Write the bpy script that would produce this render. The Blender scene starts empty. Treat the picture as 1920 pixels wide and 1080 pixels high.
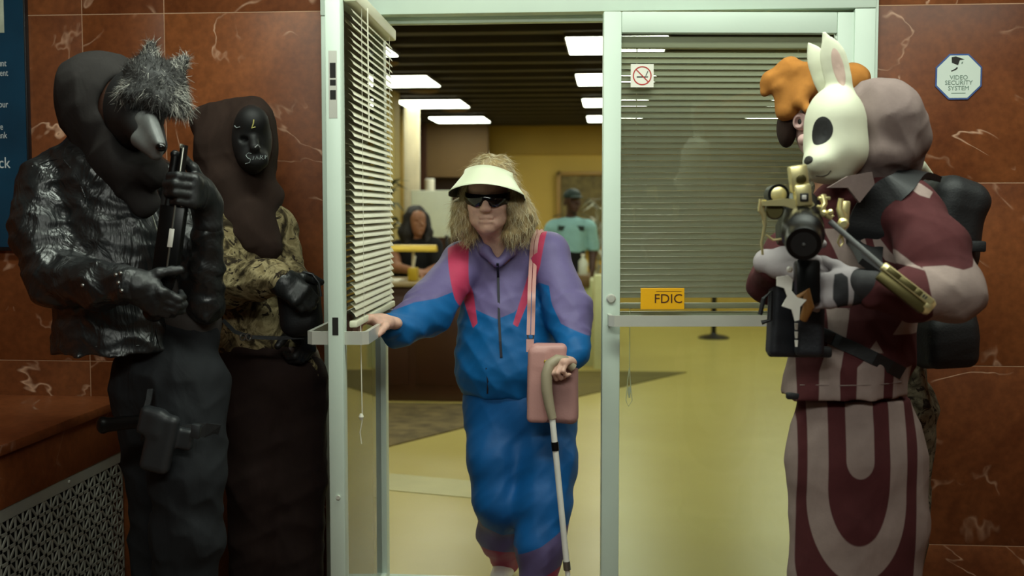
import bpy, bmesh, math, random
import numpy as np
from mathutils import Vector, Matrix, Euler

random.seed(7); np.random.seed(7)
scene = bpy.context.scene
COL = scene.collection

# ------------------------------------------------------------------ camera, world, lights, exposure
CAM_Z, YAW, PITCH, FPX = 1.40, math.radians(4.9), math.radians(-3.8), 2193.0
cd = bpy.data.cameras.new('camera'); cam = bpy.data.objects.new('camera', cd); COL.objects.link(cam)
cam.location = (0, 0, CAM_Z); cam.rotation_euler = (math.radians(90) + PITCH, 0, YAW)
cd.sensor_width = 36; cd.lens = FPX / 1920 * 36; cd.clip_start = .05
cd.dof.use_dof = True; cd.dof.focus_distance = 3.75; cd.dof.aperture_fstop = 2.6
scene.camera = cam

w = bpy.data.worlds.new('world'); scene.world = w; w.use_nodes = True
bg = w.node_tree.nodes['Background']; bg.inputs[0].default_value = (.62, .66, .60, 1); bg.inputs[1].default_value = .045

def area(name, loc, rot, size, size_y, power, color):
    d = bpy.data.lights.new(name, 'AREA'); d.shape = 'RECTANGLE'; d.size = size; d.size_y = size_y
    d.energy = power; d.color = color
    o = bpy.data.objects.new(name, d); COL.objects.link(o); o.location = loc; o.rotation_euler = [math.radians(a) for a in rot]
    return o
area('vestibule_ceiling_lamp', (.10, 2.95, 2.86), (0, 0, 0), 3.4, .3, 66, (.90, 1.0, .86))
area('front_fill_lamp', (-.2, .5, 2.86), (45, 0, 0), 2.2, .5, 66, (.95, 1.0, .90))  # added fill lamp, out of view, brightening faces and fronts

vs = scene.view_settings
vs.view_transform = 'Standard'; vs.look = 'None'; vs.gamma = 1; vs.exposure = 0.0; vs.use_curve_mapping = False

# ------------------------------------------------------------------ pixel <-> world
Rm = np.array(cam.rotation_euler.to_matrix())
CP = np.array([0, 0, CAM_Z])
def P(px, py, Y):
    d = Rm @ np.array([(px - 960) / FPX, (540 - py) / FPX, -1.0])
    return CP + d * (Y / d[1])
def PG(px, py, z=0.0):
    d = Rm @ np.array([(px - 960) / FPX, (540 - py) / FPX, -1.0])
    return CP + d * ((z - CAM_Z) / d[2])
def V(*a): return np.array(a, float)

# ------------------------------------------------------------------ materials
def C(r, g, b):
    f = lambda c: (c / 255 / 12.92) if c / 255 <= .04045 else ((c / 255 + .055) / 1.055) ** 2.4
    return (f(r), f(g), f(b), 1)
MATS = {}
class NB:
    def __init__(s, name):
        s.m = bpy.data.materials.new(name); s.m.use_nodes = True; s.t = s.m.node_tree
        s.b = s.t.nodes['Principled BSDF']; s.out = s.t.nodes['Material Output']; MATS[name] = s.m
    def n(s, typ, **kw):
        x = s.t.nodes.new(typ)
        for k, v in kw.items():
            if k.startswith('i_'):
                x.inputs[k[2:].replace('_', ' ')].default_value = v
            else: setattr(x, k, v)
        return x
    def l(s, a, b): s.t.links.new(a, b)
    def coords(s, scale=(1, 1, 1), rot=(0, 0, 0), kind='Object'):
        tc = s.n('ShaderNodeTexCoord'); mp = s.n('ShaderNodeMapping')
        mp.inputs['Scale'].default_value = scale; mp.inputs['Rotation'].default_value = rot
        s.l(tc.outputs[kind], mp.inputs[0]); return mp.outputs[0]
    def noise(s, vec, scale, detail=3, rough=.55, dist=0):
        x = s.n('ShaderNodeTexNoise'); x.inputs['Scale'].default_value = scale; x.inputs['Detail'].default_value = detail
        x.inputs['Roughness'].default_value = rough; x.inputs['Distortion'].default_value = dist
        s.l(vec, x.inputs['Vector']); return x.outputs['Fac']
    def ramp(s, fac, stops, interp='LINEAR'):
        r = s.n('ShaderNodeValToRGB'); cr = r.color_ramp; cr.interpolation = interp
        while len(cr.elements) < len(stops): cr.elements.new(.5)
        for e, (p, c) in zip(cr.elements, stops): e.position = p; e.color = c
        s.l(fac, r.inputs[0]); return r.outputs[0]
    def mix(s, fac, a, b, mode='MIX'):
        m = s.n('ShaderNodeMix', data_type='RGBA', blend_type=mode)
        if isinstance(fac, (int, float)): m.inputs[0].default_value = fac
        else: s.l(fac, m.inputs[0])
        for sock, v in ((m.inputs[6], a), (m.inputs[7], b)):
            if isinstance(v, tuple): sock.default_value = v
            else: s.l(v, sock)
        return m.outputs[2]
    def bump(s, h, strength=.3, dist=.01, prev=None):
        b = s.n('ShaderNodeBump'); b.inputs['Strength'].default_value = strength; b.inputs['Distance'].default_value = dist
        s.l(h, b.inputs['Height'])
        if prev is not None: s.l(prev, b.inputs['Normal'])
        s.l(b.outputs[0], s.b.inputs['Normal']); return b.outputs[0]
    def color(s, c):
        if isinstance(c, tuple): s.b.inputs['Base Color'].default_value = c
        else: s.l(c, s.b.inputs['Base Color'])
    def set(s, rough=.5, metal=0, spec=.5, coat=0, sheen=0):
        s.b.inputs['Roughness'].default_value = rough; s.b.inputs['Metallic'].default_value = metal
        s.b.inputs['Specular IOR Level'].default_value = spec; s.b.inputs['Coat Weight'].default_value = coat
        s.b.inputs['Sheen Weight'].default_value = sheen

def plain(name, c, rough=.5, metal=0, spec=.5, var=.12, vscale=6, bump=0, bscale=60, coat=0):
    nb = NB(name); co = nb.coords()
    f = nb.noise(co, vscale, 4)
    dark = tuple(x * (1 - var) for x in c[:3]) + (1,); lite = tuple(min(1, x * (1 + var)) for x in c[:3]) + (1,)
    nb.color(nb.ramp(f, [(.3, dark), (.7, lite)])); nb.set(rough, metal, spec, coat)
    if bump: nb.bump(nb.noise(co, bscale, 3), bump, .004)
    return nb.m

def cloth(name, c, attrs=(), rough=.8, weave=260, wr=.25, var=.15, spec=.25, foldscale=11, edge=.0016, stretch=(1, 1, .3)):
    """fabric; attrs = [(float attribute on the mesh, colour)] sewn panels laid over the base colour"""
    nb = NB(name); co = nb.coords()
    f = nb.noise(co, 14, 5, .65)
    def shade(col):
        return nb.ramp(f, [(.25, tuple(x * (1 - var) for x in col[:3]) + (1,)), (.75, tuple(min(1, x * (1 + var)) for x in col[:3]) + (1,))])
    cur = shade(c)
    for an, ac in attrs:
        at = nb.n('ShaderNodeAttribute', attribute_name=an)
        mr = nb.n('ShaderNodeMapRange', interpolation_type='SMOOTHSTEP')
        mr.inputs['From Min'].default_value = -edge; mr.inputs['From Max'].default_value = edge
        nb.l(at.outputs['Fac'], mr.inputs['Value'])
        cur = nb.mix(mr.outputs[0], cur, shade(ac))
    nb.color(cur); nb.set(rough, 0, spec)
    co2 = nb.coords(stretch, (0, .25, 0)); p = nb.bump(nb.noise(co2, foldscale, 3, .5, .8), wr, .015)
    nb.bump(nb.noise(co, weave, 2), .15, .002, p)
    return nb.m

def marble(name, c1, c2, vein, rough=.4, scale=1.0, off=0):
    nb = NB(name); co = nb.coords((scale, scale, scale), (.3, .2, off), 'Generated' if False else 'Object')
    oi = nb.n('ShaderNodeObjectInfo')
    add = nb.n('ShaderNodeVectorMath', operation='ADD'); sc = nb.n('ShaderNodeVectorMath', operation='SCALE')
    cmb = nb.n('ShaderNodeCombineXYZ'); nb.l(oi.outputs['Random'], cmb.inputs[0]); nb.l(oi.outputs['Random'], cmb.inputs[2])
    nb.l(cmb.outputs[0], sc.inputs[0]); sc.inputs['Scale'].default_value = 9.0
    nb.l(co, add.inputs[0]); nb.l(sc.outputs[0], add.inputs[1]); vec = add.outputs[0]
    base = nb.ramp(nb.noise(vec, 2.2, 7, .6, .6), [(.3, c1), (.72, c2)])
    # thin calcite veins: narrow bands of a warped noise, broken up by a second one
    vn = nb.noise(vec, 1.35, 4, .5, 1.4)
    band = nb.ramp(vn, [(.488, (0, 0, 0, 1)), (.5, (1, 1, 1, 1)), (.506, (0, 0, 0, 1))])
    brk = nb.ramp(nb.noise(vec, 4.2, 3), [(.47, (0, 0, 0, 1)), (.66, (1, 1, 1, 1))])
    f = nb.mix(1.0, band, brk, 'MULTIPLY')
    fl = nb.ramp(nb.noise(vec, 17, 2, .4, 1.0), [(.77, (0, 0, 0, 1)), (.83, (1, 1, 1, 1))])
    cur = nb.mix(f, base, vein); 
    m2 = nb.n('ShaderNodeMath', operation='MULTIPLY'); nb.l(fl, m2.inputs[0]); m2.inputs[1].default_value = .5
    cur = nb.mix(m2.outputs[0], cur, vein)
    mot = nb.noise(vec, 40, 4); cur = nb.mix(.35, cur, nb.ramp(mot, [(.35, (.25, .25, .25, 1)), (.7, (1, 1, 1, 1))]), 'MULTIPLY')
    nb.color(cur); nb.set(rough, 0, .3)
    nb.bump(nb.noise(vec, 9, 2), .03, .01)
    return nb.m

def camo(name, cols, scale=11):
    nb = NB(name); co = nb.coords()
    a = nb.noise(co, scale, 4, .6, 1.5); b = nb.noise(co, scale * 2.1, 4, .6, 1.2)
    cur = nb.ramp(a, [(.36, cols[0]), (.45, cols[1]), (.55, cols[2]), (.64, cols[3])])
    cur = nb.mix(nb.ramp(b, [(.55, (0, 0, 0, 1)), (.6, (1, 1, 1, 1))]), cur, cols[4])
    nb.color(cur); nb.set(.85, 0, .2)
    p = nb.bump(nb.noise(co, 8, 3, .5, 1), .4, .02); nb.bump(nb.noise(co, 240, 2), .15, .002, p)
    return nb.m

def leather(name, c, rough=.33, crease=.55):
    nb = NB(name); co = nb.coords((1, 1, .55))
    f = nb.noise(co, 5, 5, .6)
    nb.color(nb.ramp(f, [(.3, tuple(x * .6 for x in c[:3]) + (1,)), (.75, tuple(x * 1.6 for x in c[:3]) + (1,))]))
    nb.set(rough, 0, .55)
    r = nb.ramp(nb.noise(co, 12, 4), [(.3, (rough * .75,) * 3 + (1,)), (.7, (min(1, rough * 1.5),) * 3 + (1,))]); nb.l(r, nb.b.inputs['Roughness'])
    p = nb.bump(nb.noise(co, 10, 3, .55, 1.6), crease, .025)
    vo = nb.n('ShaderNodeTexVoronoi'); vo.inputs['Scale'].default_value = 190; nb.l(co, vo.inputs['Vector'])
    nb.bump(vo.outputs['Distance'], .12, .002, p)
    return nb.m

def emit(name, c, strength):
    nb = NB(name); nb.color((.8, .8, .8, 1)); nb.b.inputs['Emission Color'].default_value = c
    nb.b.inputs['Emission Strength'].default_value = strength; return nb.m

def glass(name, tint=(.93, .97, .94, 1), gloss=.10):
    nb = NB(name); t = nb.t
    tr = nb.n('ShaderNodeBsdfTransparent'); tr.inputs[0].default_value = tint
    gl = nb.n('ShaderNodeBsdfGlossy'); gl.inputs[0].default_value = (1, 1, 1, 1); gl.inputs['Roughness'].default_value = .02
    fr = nb.n('ShaderNodeFresnel'); fr.inputs[0].default_value = 1.45
    mx = nb.n('ShaderNodeMixShader'); nb.l(fr.outputs[0], mx.inputs[0]); nb.l(tr.outputs[0], mx.inputs[1]); nb.l(gl.outputs[0], mx.inputs[2])
    nb.l(mx.outputs[0], nb.out.inputs[0]); return nb.m

# ------------------------------------------------------------------ objects
ORG = {}
def org(o):
    return ORG.get(o.name, np.zeros(3)) if o is not None else np.zeros(3)
def tag(o, label=None, cat=None, group=None, kind=None):
    if label: o['label'] = label
    if cat: o['category'] = cat
    if group: o['group'] = group
    if kind: o['kind'] = kind
    return o
def thing(name, loc, label=None, cat=None, group=None, kind=None):
    o = bpy.data.objects.new(name, None); COL.objects.link(o); o.location = tuple(loc); o.empty_display_size = .1
    ORG[o.name] = np.array(loc, float)
    return tag(o, label, cat, group, kind)
def mesh_obj(name, verts, faces, mat, parent=None, smooth=False):
    """verts in world coordinates; stored relative to the thing's base"""
    v = np.asarray(verts, float) - org(parent)
    me = bpy.data.meshes.new(name)
    if isinstance(faces, np.ndarray):
        n = len(faces); k = faces.shape[1]
        me.vertices.add(len(v)); me.vertices.foreach_set('co', v.astype(np.float32).ravel())
        me.loops.add(n * k); me.loops.foreach_set('vertex_index', faces.astype(np.int32).ravel())
        me.polygons.add(n); me.polygons.foreach_set('loop_start', np.arange(0, n * k, k, dtype=np.int32))
        me.update(calc_edges=True)
    else:
        me.from_pydata([tuple(x) for x in v], [], faces); me.update()
    if smooth: me.polygons.foreach_set('use_smooth', np.ones(len(me.polygons), bool))
    me.materials.append(MATS[mat] if isinstance(mat, str) else mat)
    o = bpy.data.objects.new(name, me); COL.objects.link(o)
    if parent is not None: o.parent = parent; ORG[o.name] = org(parent)
    return o

class MB:
    """collects shapes into one mesh"""
    def __init__(s): s.v = []; s.f = []
    def add(s, v, f):
        b = len(s.v); s.v += [tuple(x) for x in v]; s.f += [tuple(i + b for i in q) for q in f]; return s
    def box(s, lo, hi, bev=0, M=None, O=None):
        bm = bmesh.new(); bmesh.ops.create_cube(bm, size=1)
        lo = np.array(lo, float); hi = np.array(hi, float)
        for q in bm.verts: q.co = Vector((lo + hi) / 2 + np.array(q.co) * (hi - lo))
        if bev: bmesh.ops.bevel(bm, geom=list(bm.edges), offset=bev, segments=2, profile=.5, affect='EDGES')
        bm.verts.index_update()
        vv = np.array([q.co[:] for q in bm.verts])
        if M is not None: vv = vv @ np.asarray(M).T
        if O is not None: vv = vv + np.asarray(O)
        s.add(vv, [[q.index for q in f.verts] for f in bm.faces]); bm.free(); return s
    def tube(s, pts, r, seg=10, flat=None, caps=True):
        pts = [np.array(p, float) for p in pts]; n = len(pts)
        rr = r if hasattr(r, '__len__') else [r] * n
        v = []; f = []; prev = None
        for i in range(n):
            t = pts[min(i + 1, n - 1)] - pts[max(i - 1, 0)]; t = t / (np.linalg.norm(t) + 1e-9)
            if prev is None:
                u = np.cross(t, [0, 0, 1.0])
                if np.linalg.norm(u) < .1: u = np.cross(t, [0, 1.0, 0])
            else: u = prev - t * (prev @ t)
            u /= np.linalg.norm(u); prev = u; q = np.cross(t, u)
            for k in range(seg):
                a = 2 * math.pi * k / seg
                v.append(pts[i] + rr[i] * (math.cos(a) * u + math.sin(a) * q))
        for i in range(n - 1):
            for k in range(seg):
                f.append((i * seg + k, i * seg + (k + 1) % seg, (i + 1) * seg + (k + 1) % seg, (i + 1) * seg + k))
        if caps: f.append(tuple(range(seg))[::-1]); f.append(tuple(range((n - 1) * seg, n * seg)))
        return s.add(v, f)
    def cyl(s, a, b, r, seg=20): return s.tube([a, b], r, seg)
    def prism(s, poly, y0, y1):
        """polygon in X,Z extruded along Y"""
        n = len(poly)
        v = [(x, y0, z) for x, z in poly] + [(x, y1, z) for x, z in poly]
        f = [tuple(range(n)), tuple(range(2 * n - 1, n - 1, -1))] + [(i, i + n, (i + 1) % n + n, (i + 1) % n) for i in range(n)]
        return s.add(v, f)
    def band(s, pts, nrm, width, thick, sub=1):
        """flat strap through pts; nrm = outward normals, width across"""
        pts = [np.array(p, float) for p in pts]; n = len(pts); v = []; f = []
        if sub > 1:
            tt = np.linspace(0, n - 1, (n - 1) * sub + 1)
            def cr(A):
                A = np.array(A, float); out = []
                for t in tt:
                    i = min(int(t), n - 2); u = t - i; p0, p1, p2, p3 = A[max(i - 1, 0)], A[i], A[i + 1], A[min(i + 2, n - 1)]
                    out.append(.5 * (2 * p1 + (p2 - p0) * u + (2 * p0 - 5 * p1 + 4 * p2 - p3) * u * u + (3 * p1 - p0 - 3 * p2 + p3) * u ** 3))
                return out
            if isinstance(nrm, list): nrm = cr(nrm)
            if hasattr(width, '__len__'): width = cr(width)
            pts = cr(pts); n = len(pts)
        for i in range(n):
            t = pts[min(i + 1, n - 1)] - pts[max(i - 1, 0)]; t /= np.linalg.norm(t)
            nn = np.array(nrm[i] if isinstance(nrm, list) else nrm, float); nn -= t * (nn @ t); nn /= np.linalg.norm(nn)
            w_ = (width[i] if hasattr(width, '__len__') else width) / 2
            u = np.cross(t, nn)
            v += [pts[i] - u * w_ - nn * thick / 2, pts[i] + u * w_ - nn * thick / 2, pts[i] + u * w_ + nn * thick / 2, pts[i] - u * w_ + nn * thick / 2]
        for i in range(n - 1):
            for k in range(4):
                f.append((i * 4 + k, i * 4 + (k + 1) % 4, (i + 1) * 4 + (k + 1) % 4, (i + 1) * 4 + k))
        f.append((3, 2, 1, 0)); f.append(tuple((n - 1) * 4 + k for k in range(4)))
        return s.add(v, f)
    def lathe(s, prof, c, ax=(0, 0, 1), seg=24):
        """prof = [(radius, distance along axis)]"""
        ax = np.array(ax, float); ax /= np.linalg.norm(ax)
        u = np.cross(ax, [0, 0, 1.0]);
        if np.linalg.norm(u) < .1: u = np.cross(ax, [1.0, 0, 0])
        u /= np.linalg.norm(u); q = np.cross(ax, u); c = np.array(c, float); v = []; f = []; n = len(prof)
        for r, h in prof:
            for k in range(seg):
                a = 2 * math.pi * k / seg; v.append(c + ax * h + r * (math.cos(a) * u + math.sin(a) * q))
        for i in range(n - 1):
            for k in range(seg): f.append((i * seg + k, i * seg + (k + 1) % seg, (i + 1) * seg + (k + 1) % seg, (i + 1) * seg + k))
        f.append(tuple(range(seg))[::-1]); f.append(tuple(range((n - 1) * seg, n * seg)))
        return s.add(v, f)
    def build(s, name, mat, parent=None, smooth=False):
        o = mesh_obj(name, s.v, s.f, mat, parent, False)
        bm = bmesh.new(); bm.from_mesh(o.data); bmesh.ops.recalc_face_normals(bm, faces=bm.faces); bm.to_mesh(o.data); bm.free()
        if smooth:
            o.data.polygons.foreach_set('use_smooth', np.ones(len(o.data.polygons), bool))
            for e in o.data.edges: pass
            o.data.set_sharp_from_angle(angle=math.radians(38))
        return o
def box(name, lo, hi, mat, parent=None, bev=0): return MB().box(lo, hi, bev).build(name, mat, parent, bev > 0)

def text(name, s, size, loc, mat, parent=None, rot=(90, 0, 0), align='CENTER', ext=.0006, sx=1.0):
    cu = bpy.data.curves.new(name, 'FONT'); cu.body = s; cu.size = size; cu.align_x = align; cu.align_y = 'CENTER'; cu.extrude = ext; cu.resolution_u = 3
    t = bpy.data.objects.new(name, cu); COL.objects.link(t)
    dg = bpy.context.evaluated_depsgraph_get(); me = bpy.data.meshes.new_from_object(t.evaluated_get(dg))
    bpy.data.objects.remove(t)
    M = Matrix.LocRotScale(Vector(loc), Euler([math.radians(a) for a in rot]), Vector((sx, 1, 1)))
    me.transform(M); 
    vv = np.array([q.co[:] for q in me.vertices]); ff = [tuple(f.vertices) for f in me.polygons]
    return mesh_obj(name, vv, ff, mat, parent)

# ------------------------------------------------------------------ signed distance bodies -> one continuous mesh
def rotm(x=0, y=0, z=0): return np.array(Euler([math.radians(a) for a in (x, y, z)]).to_matrix())
class SDF:
    def __init__(s): s.p = []; s.fold = None
    def _a(s, typ, d, lo, hi, k, op): s.p.append((typ, d, np.array(lo), np.array(hi), k, op)); return s
    def cap(s, a, b, ra, rb=None, k=.02, fl=None, op='+'):
        """tapered capsule; fl=(direction, factor): thinner along that direction"""
        a = np.array(a, float); b = np.array(b, float); rb = ra if rb is None else rb; r = max(ra, rb)
        if fl: n = np.array(fl[0], float); fl = (n / np.linalg.norm(n), fl[1])
        return s._a('c', (a, b, ra, rb, fl), np.minimum(a, b) - r, np.maximum(a, b) + r, k, op)
    def chain(s, pts, rad, k=.02, fl=None, op='+'):
        for i in range(len(pts) - 1): s.cap(pts[i], pts[i + 1], rad[i], rad[i + 1], k, fl, op)
        return s
    def ell(s, c, r, R=None, k=.02, op='+'):
        c = np.array(c, float); r = np.array(r if hasattr(r, '__len__') else (r, r, r), float); m = r.max()
        return s._a('e', (c, r, R), c - m, c + m, k, op)
    def box(s, c, h, R=None, rd=.01, k=.01, op='+'):
        c = np.array(c, float); h = np.array(h, float); m = np.linalg.norm(h)
        return s._a('b', (c, h, R, rd), c - m, c + m, k, op)
    def half(s, pt, n, k=.01):
        """keep the side opposite to n"""
        n = np.array(n, float); n /= np.linalg.norm(n)
        return s._a('h', (np.array(pt, float), n), pt, pt, k, 'x')
    @staticmethod
    def d(pr, p):
        t, q = pr[0], pr[1]
        if t == 'c':
            a, b, ra, rb, fl = q; ba = b - a; L = ba @ ba + 1e-12
            pa = p - a.astype(np.float32); h = np.clip(pa @ (ba / L).astype(np.float32), 0, 1)
            v = pa - h[..., None] * ba.astype(np.float32)
            if fl is not None:
                n = fl[0].astype(np.float32); v = v + n * ((v @ n) * (1 / fl[1] - 1))[..., None]
            return np.sqrt((v * v).sum(-1)) - (ra + (rb - ra) * h)
        if t == 'e':
            c, r, R = q; v = p - c.astype(np.float32)
            if R is not None: v = v @ R.astype(np.float32)
            r = r.astype(np.float32); k0 = np.sqrt(((v / r) ** 2).sum(-1)); k1 = np.sqrt(((v / (r * r)) ** 2).sum(-1)) + 1e-9
            return k0 * (k0 - 1) / k1
        if t == 'b':
            c, h, R, rd = q; v = p - c.astype(np.float32)
            if R is not None: v = v @ R.astype(np.float32)
            w_ = np.abs(v) - (h - rd).astype(np.float32)
            return np.sqrt((np.maximum(w_, 0) ** 2).sum(-1)) + np.minimum(w_.max(-1), 0) - rd
        if t == 'h':
            return (p - q[0].astype(np.float32)) @ q[1].astype(np.float32)
    @staticmethod
    def comb(cur, dd, k, op):
        if op == '+':
            h = np.maximum(k - np.abs(cur - dd), 0) / k; return np.minimum(cur, dd) - h * h * k * .25
        if op == '-': dd = -dd
        h = np.maximum(k - np.abs(cur - dd), 0) / k; return np.maximum(cur, dd) + h * h * k * .25
    def ev(s, p):
        p = np.asarray(p, np.float32); cur = np.full(p.shape[:-1], 9.0, np.float32)
        for pr in s.p: cur = s.comb(cur, s.d(pr, p), pr[4], pr[5])
        if s.fold: cur = cur + s.fold(p)
        return cur
    def front(s, x, z, y0=2.2, y1=5.0, n=1400, d=(0, 1, 0)):
        ys = np.linspace(y0, y1, n); pts = np.stack([np.full(n, x), ys, np.full(n, z)], -1); e = s.ev(pts)
        i = np.argmax(e < 0)
        return ys[i] if e[i] < 0 else None
    def hit(s, px, py, Yg, lift=0.0):
        """first surface point on the ray that passes through pixel at the guess depth"""
        a = P(px, py, Yg - .5); b = P(px, py, Yg + .5); t = np.linspace(0, 1, 900)[:, None]
        pts = a + (b - a) * t; e = s.ev(pts); i = int(np.argmax(e < lift))
        return pts[i] if e[i] < lift else P(px, py, Yg)
    def mesh(s, name, mat, parent=None, res=.005, attrs=None):
        pos = [q for q in s.p if q[5] == '+']
        lo = np.min([q[2] for q in pos], 0) - .03; hi = np.max([q[3] for q in pos], 0) + .03
        B = 8; nb = np.ceil((hi - lo) / (res * B)).astype(int) + 1; N = nb * B
        ci = np.stack(np.meshgrid(*[np.arange(k) for k in nb], indexing='ij'), -1).reshape(-1, 3)
        cc = (lo + (ci * B + (B - 1) / 2) * res).astype(np.float32); hd = res * B * .87
        cur = np.full(len(cc), 9.0, np.float32); ds = []
        for pr in s.p:
            dd = s.d(pr, cc); ds.append(dd); cur = s.comb(cur, dd, pr[4], pr[5])
        act = np.abs(cur) < hd * 1.9 + .012
        Vb = np.where(cur < 0, -1.0, 1.0).astype(np.float32)[:, None] * np.ones((1, B ** 3), np.float32)
        ai = np.nonzero(act)[0]
        off = np.stack(np.meshgrid(*[np.arange(B)] * 3, indexing='ij'), -1).reshape(-1, 3)
        pts = (lo + (ci[ai][:, None, :] * B + off[None]) * res).astype(np.float32)
        val = np.full(pts.shape[:2], 9.0, np.float32)
        for pr, dd in zip(s.p, ds):
            if pr[5] == '+': m = dd[ai] < cur[ai] + 2.6 * hd + pr[4] + .01
            elif pr[5] == '-': m = dd[ai] < 2.6 * hd + pr[4] + .01
            else: m = np.ones(len(ai), bool)
            if m.any(): val[m] = s.comb(val[m], s.d(pr, pts[m]), pr[4], pr[5])
        if s.fold: val = val + s.fold(pts)
        Vb[ai] = val
        D = Vb.reshape(nb[0], nb[1], nb[2], B, B, B).transpose(0, 3, 1, 4, 2, 5).reshape(N)
        neg = D < 0
        c = np.zeros(tuple(N - 1), np.uint8); sl = lambda o, n: slice(o, o + n - 1)
        for o in np.ndindex(2, 2, 2): c += neg[sl(o[0], N[0]), sl(o[1], N[1]), sl(o[2], N[2])]
        cells = np.argwhere((c > 0) & (c < 8)); ids = np.full(tuple(N - 1), -1, np.int32)
        ids[tuple(cells.T)] = np.arange(len(cells), dtype=np.int32)
        cor = list(np.ndindex(2, 2, 2)); vals = np.stack([D[tuple((cells + np.array(o)).T)] for o in cor], 1)
        acc = np.zeros((len(cells), 3)); cnt = np.zeros(len(cells))
        for i, a in enumerate(cor):
            for j, b in enumerate(cor):
                if j > i and sum(abs(a[k] - b[k]) for k in range(3)) == 1:
                    x = (vals[:, i] < 0) != (vals[:, j] < 0); t = vals[x, i] / (vals[x, i] - vals[x, j])
                    acc[x] += np.array(a) + t[:, None] * (np.array(b) - np.array(a)); cnt[x] += 1
        verts = lo + (cells + acc / cnt[:, None]) * res
        F = []
        for ax in range(3):
            A = [slice(1, -1)] * 3; A[ax] = slice(0, -1); Bs = [slice(1, -1)] * 3; Bs[ax] = slice(1, None)
            na = neg[tuple(A)]; nbb = neg[tuple(Bs)]
            e = np.argwhere(na != nbb); flip = na[tuple(e.T)]
            e = e + 1; e[:, ax] -= 1
            u, v = [(1, 2), (2, 0), (0, 1)][ax]; U = np.zeros(3, int); U[u] = 1; W = np.zeros(3, int); W[v] = 1
            q = np.stack([ids[tuple((e - U - W).T)], ids[tuple((e - W).T)], ids[tuple(e.T)], ids[tuple((e - U).T)]], 1)
            q[~flip] = q[~flip][:, ::-1]; F.append(q)
        F = np.concatenate(F); F = F[(F >= 0).all(1)]
        o = mesh_obj(name, verts, F, mat, parent, True)
        if attrs:
            for an, fn in attrs.items():
                at = o.data.attributes.new(an, 'FLOAT', 'POINT'); at.data.foreach_set('value', np.asarray(fn(verts), np.float32))
        return o

_rs = np.random.RandomState(3)
def folds(amp, freq, dirs=None, seed=0):
    """cloth folds: warped ridges running across the given directions"""
    r = np.random.RandomState(seed); K = []
    for i in range(4):
        d = r.normal(size=3) if dirs is None else np.array(dirs[i % len(dirs)], float) + r.normal(size=3) * .35
        K.append((d / np.linalg.norm(d) * freq * r.uniform(.6, 1.5), r.uniform(0, 6.28), r.normal(size=3) * freq * .45, r.uniform(0, 6.28)))
    def f(p):
        o = 0
        for k1, p1, k2, p2 in K:
            w_ = np.sin(p @ k2.astype(np.float32) + np.float32(p2)) * 1.3
            o = o + (1 - np.abs(np.sin((p @ k1.astype(np.float32) + np.float32(p1) + w_) * .5)) * 2)
        return (-o * (amp / 4)).astype(np.float32)
    return f

def nrm(v): v = np.array(v, float); return v / np.linalg.norm(v)
def rod(v, ax, a):
    ax = nrm(ax); return v * math.cos(a) + np.cross(ax, v) * math.sin(a) + ax * (ax @ v) * (1 - math.cos(a))
def hand(S, wrist, fwd, palm, side, curl=(50, 60, 40), sc=1.0, fat=1.0, thumb=(35, 30), spread=5, thumbdir=None):
    """palm + four fingers + thumb added to a body. fwd: to the fingers, palm: the way the palm faces, side: thumb side"""
    f = nrm(fwd); n = nrm(np.array(palm) - f * (np.array(palm) @ f)); t = np.cross(f, n); t = t if t @ np.array(side) > 0 else -t
    w0 = np.array(wrist, float)
    L = .088 * sc
    S.cap(w0 - f * .02, w0 + f * .03 * sc, .026 * sc * fat, .03 * sc * fat, .02, (n, .75))
    for o in (-.026, -.009, .009, .026):
        S.cap(w0 + f * .02 * sc + t * o * .7 * sc, w0 + f * L + t * o * sc, .0155 * sc * fat, .0125 * sc * fat, .014)
    S.cap(w0 + f * .02 * sc + t * .024 * sc + n * .008, w0 + f * .055 * sc + t * .03 * sc + n * .012, .017 * sc * fat, .014 * sc * fat, .015)
    lens = [(.036, .023, .019), (.044, .029, .021), (.047, .031, .022), (.041, .027, .02)]
    rad = [.0085, .0095, .0098, .0095]
    for i, o in enumerate((-.029, -.0098, .0098, .029)):
        d = rod(f, n, math.radians(-spread * (i - 1.5)) * (1 if np.cross(n, f) @ t > 0 else -1)); ax = np.cross(d, n); p = w0 + f * L * (1 if i else .94) + t * o * sc
        cu = curl[i] if hasattr(curl[0], '__len__') else curl
        for j in range(3):
            d = rod(d, ax, math.radians(cu[j])); q = p + d * lens[i][j] * sc
            r = rad[i] * sc * fat * (1 - .1 * j); S.cap(p, q, r * 1.06, r * .95, .0045); p = q
    d = nrm(f * .65 + t * .75 + n * .35) if thumbdir is None else nrm(thumbdir); p = w0 + f * .022 * sc + t * .026 * sc + n * .006
    for j, l in enumerate((.042, .03, .024)):
        if j: d = nrm(d + (f * .45 + n * .55) * math.radians(thumb[j - 1]) * 1.2)
        q = p + d * l * sc; r = (.0125, .0112, .0098)[j] * sc * fat; S.cap(p, q, r, r * .93, .007); p = q
    return w0, f, n, t

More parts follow.
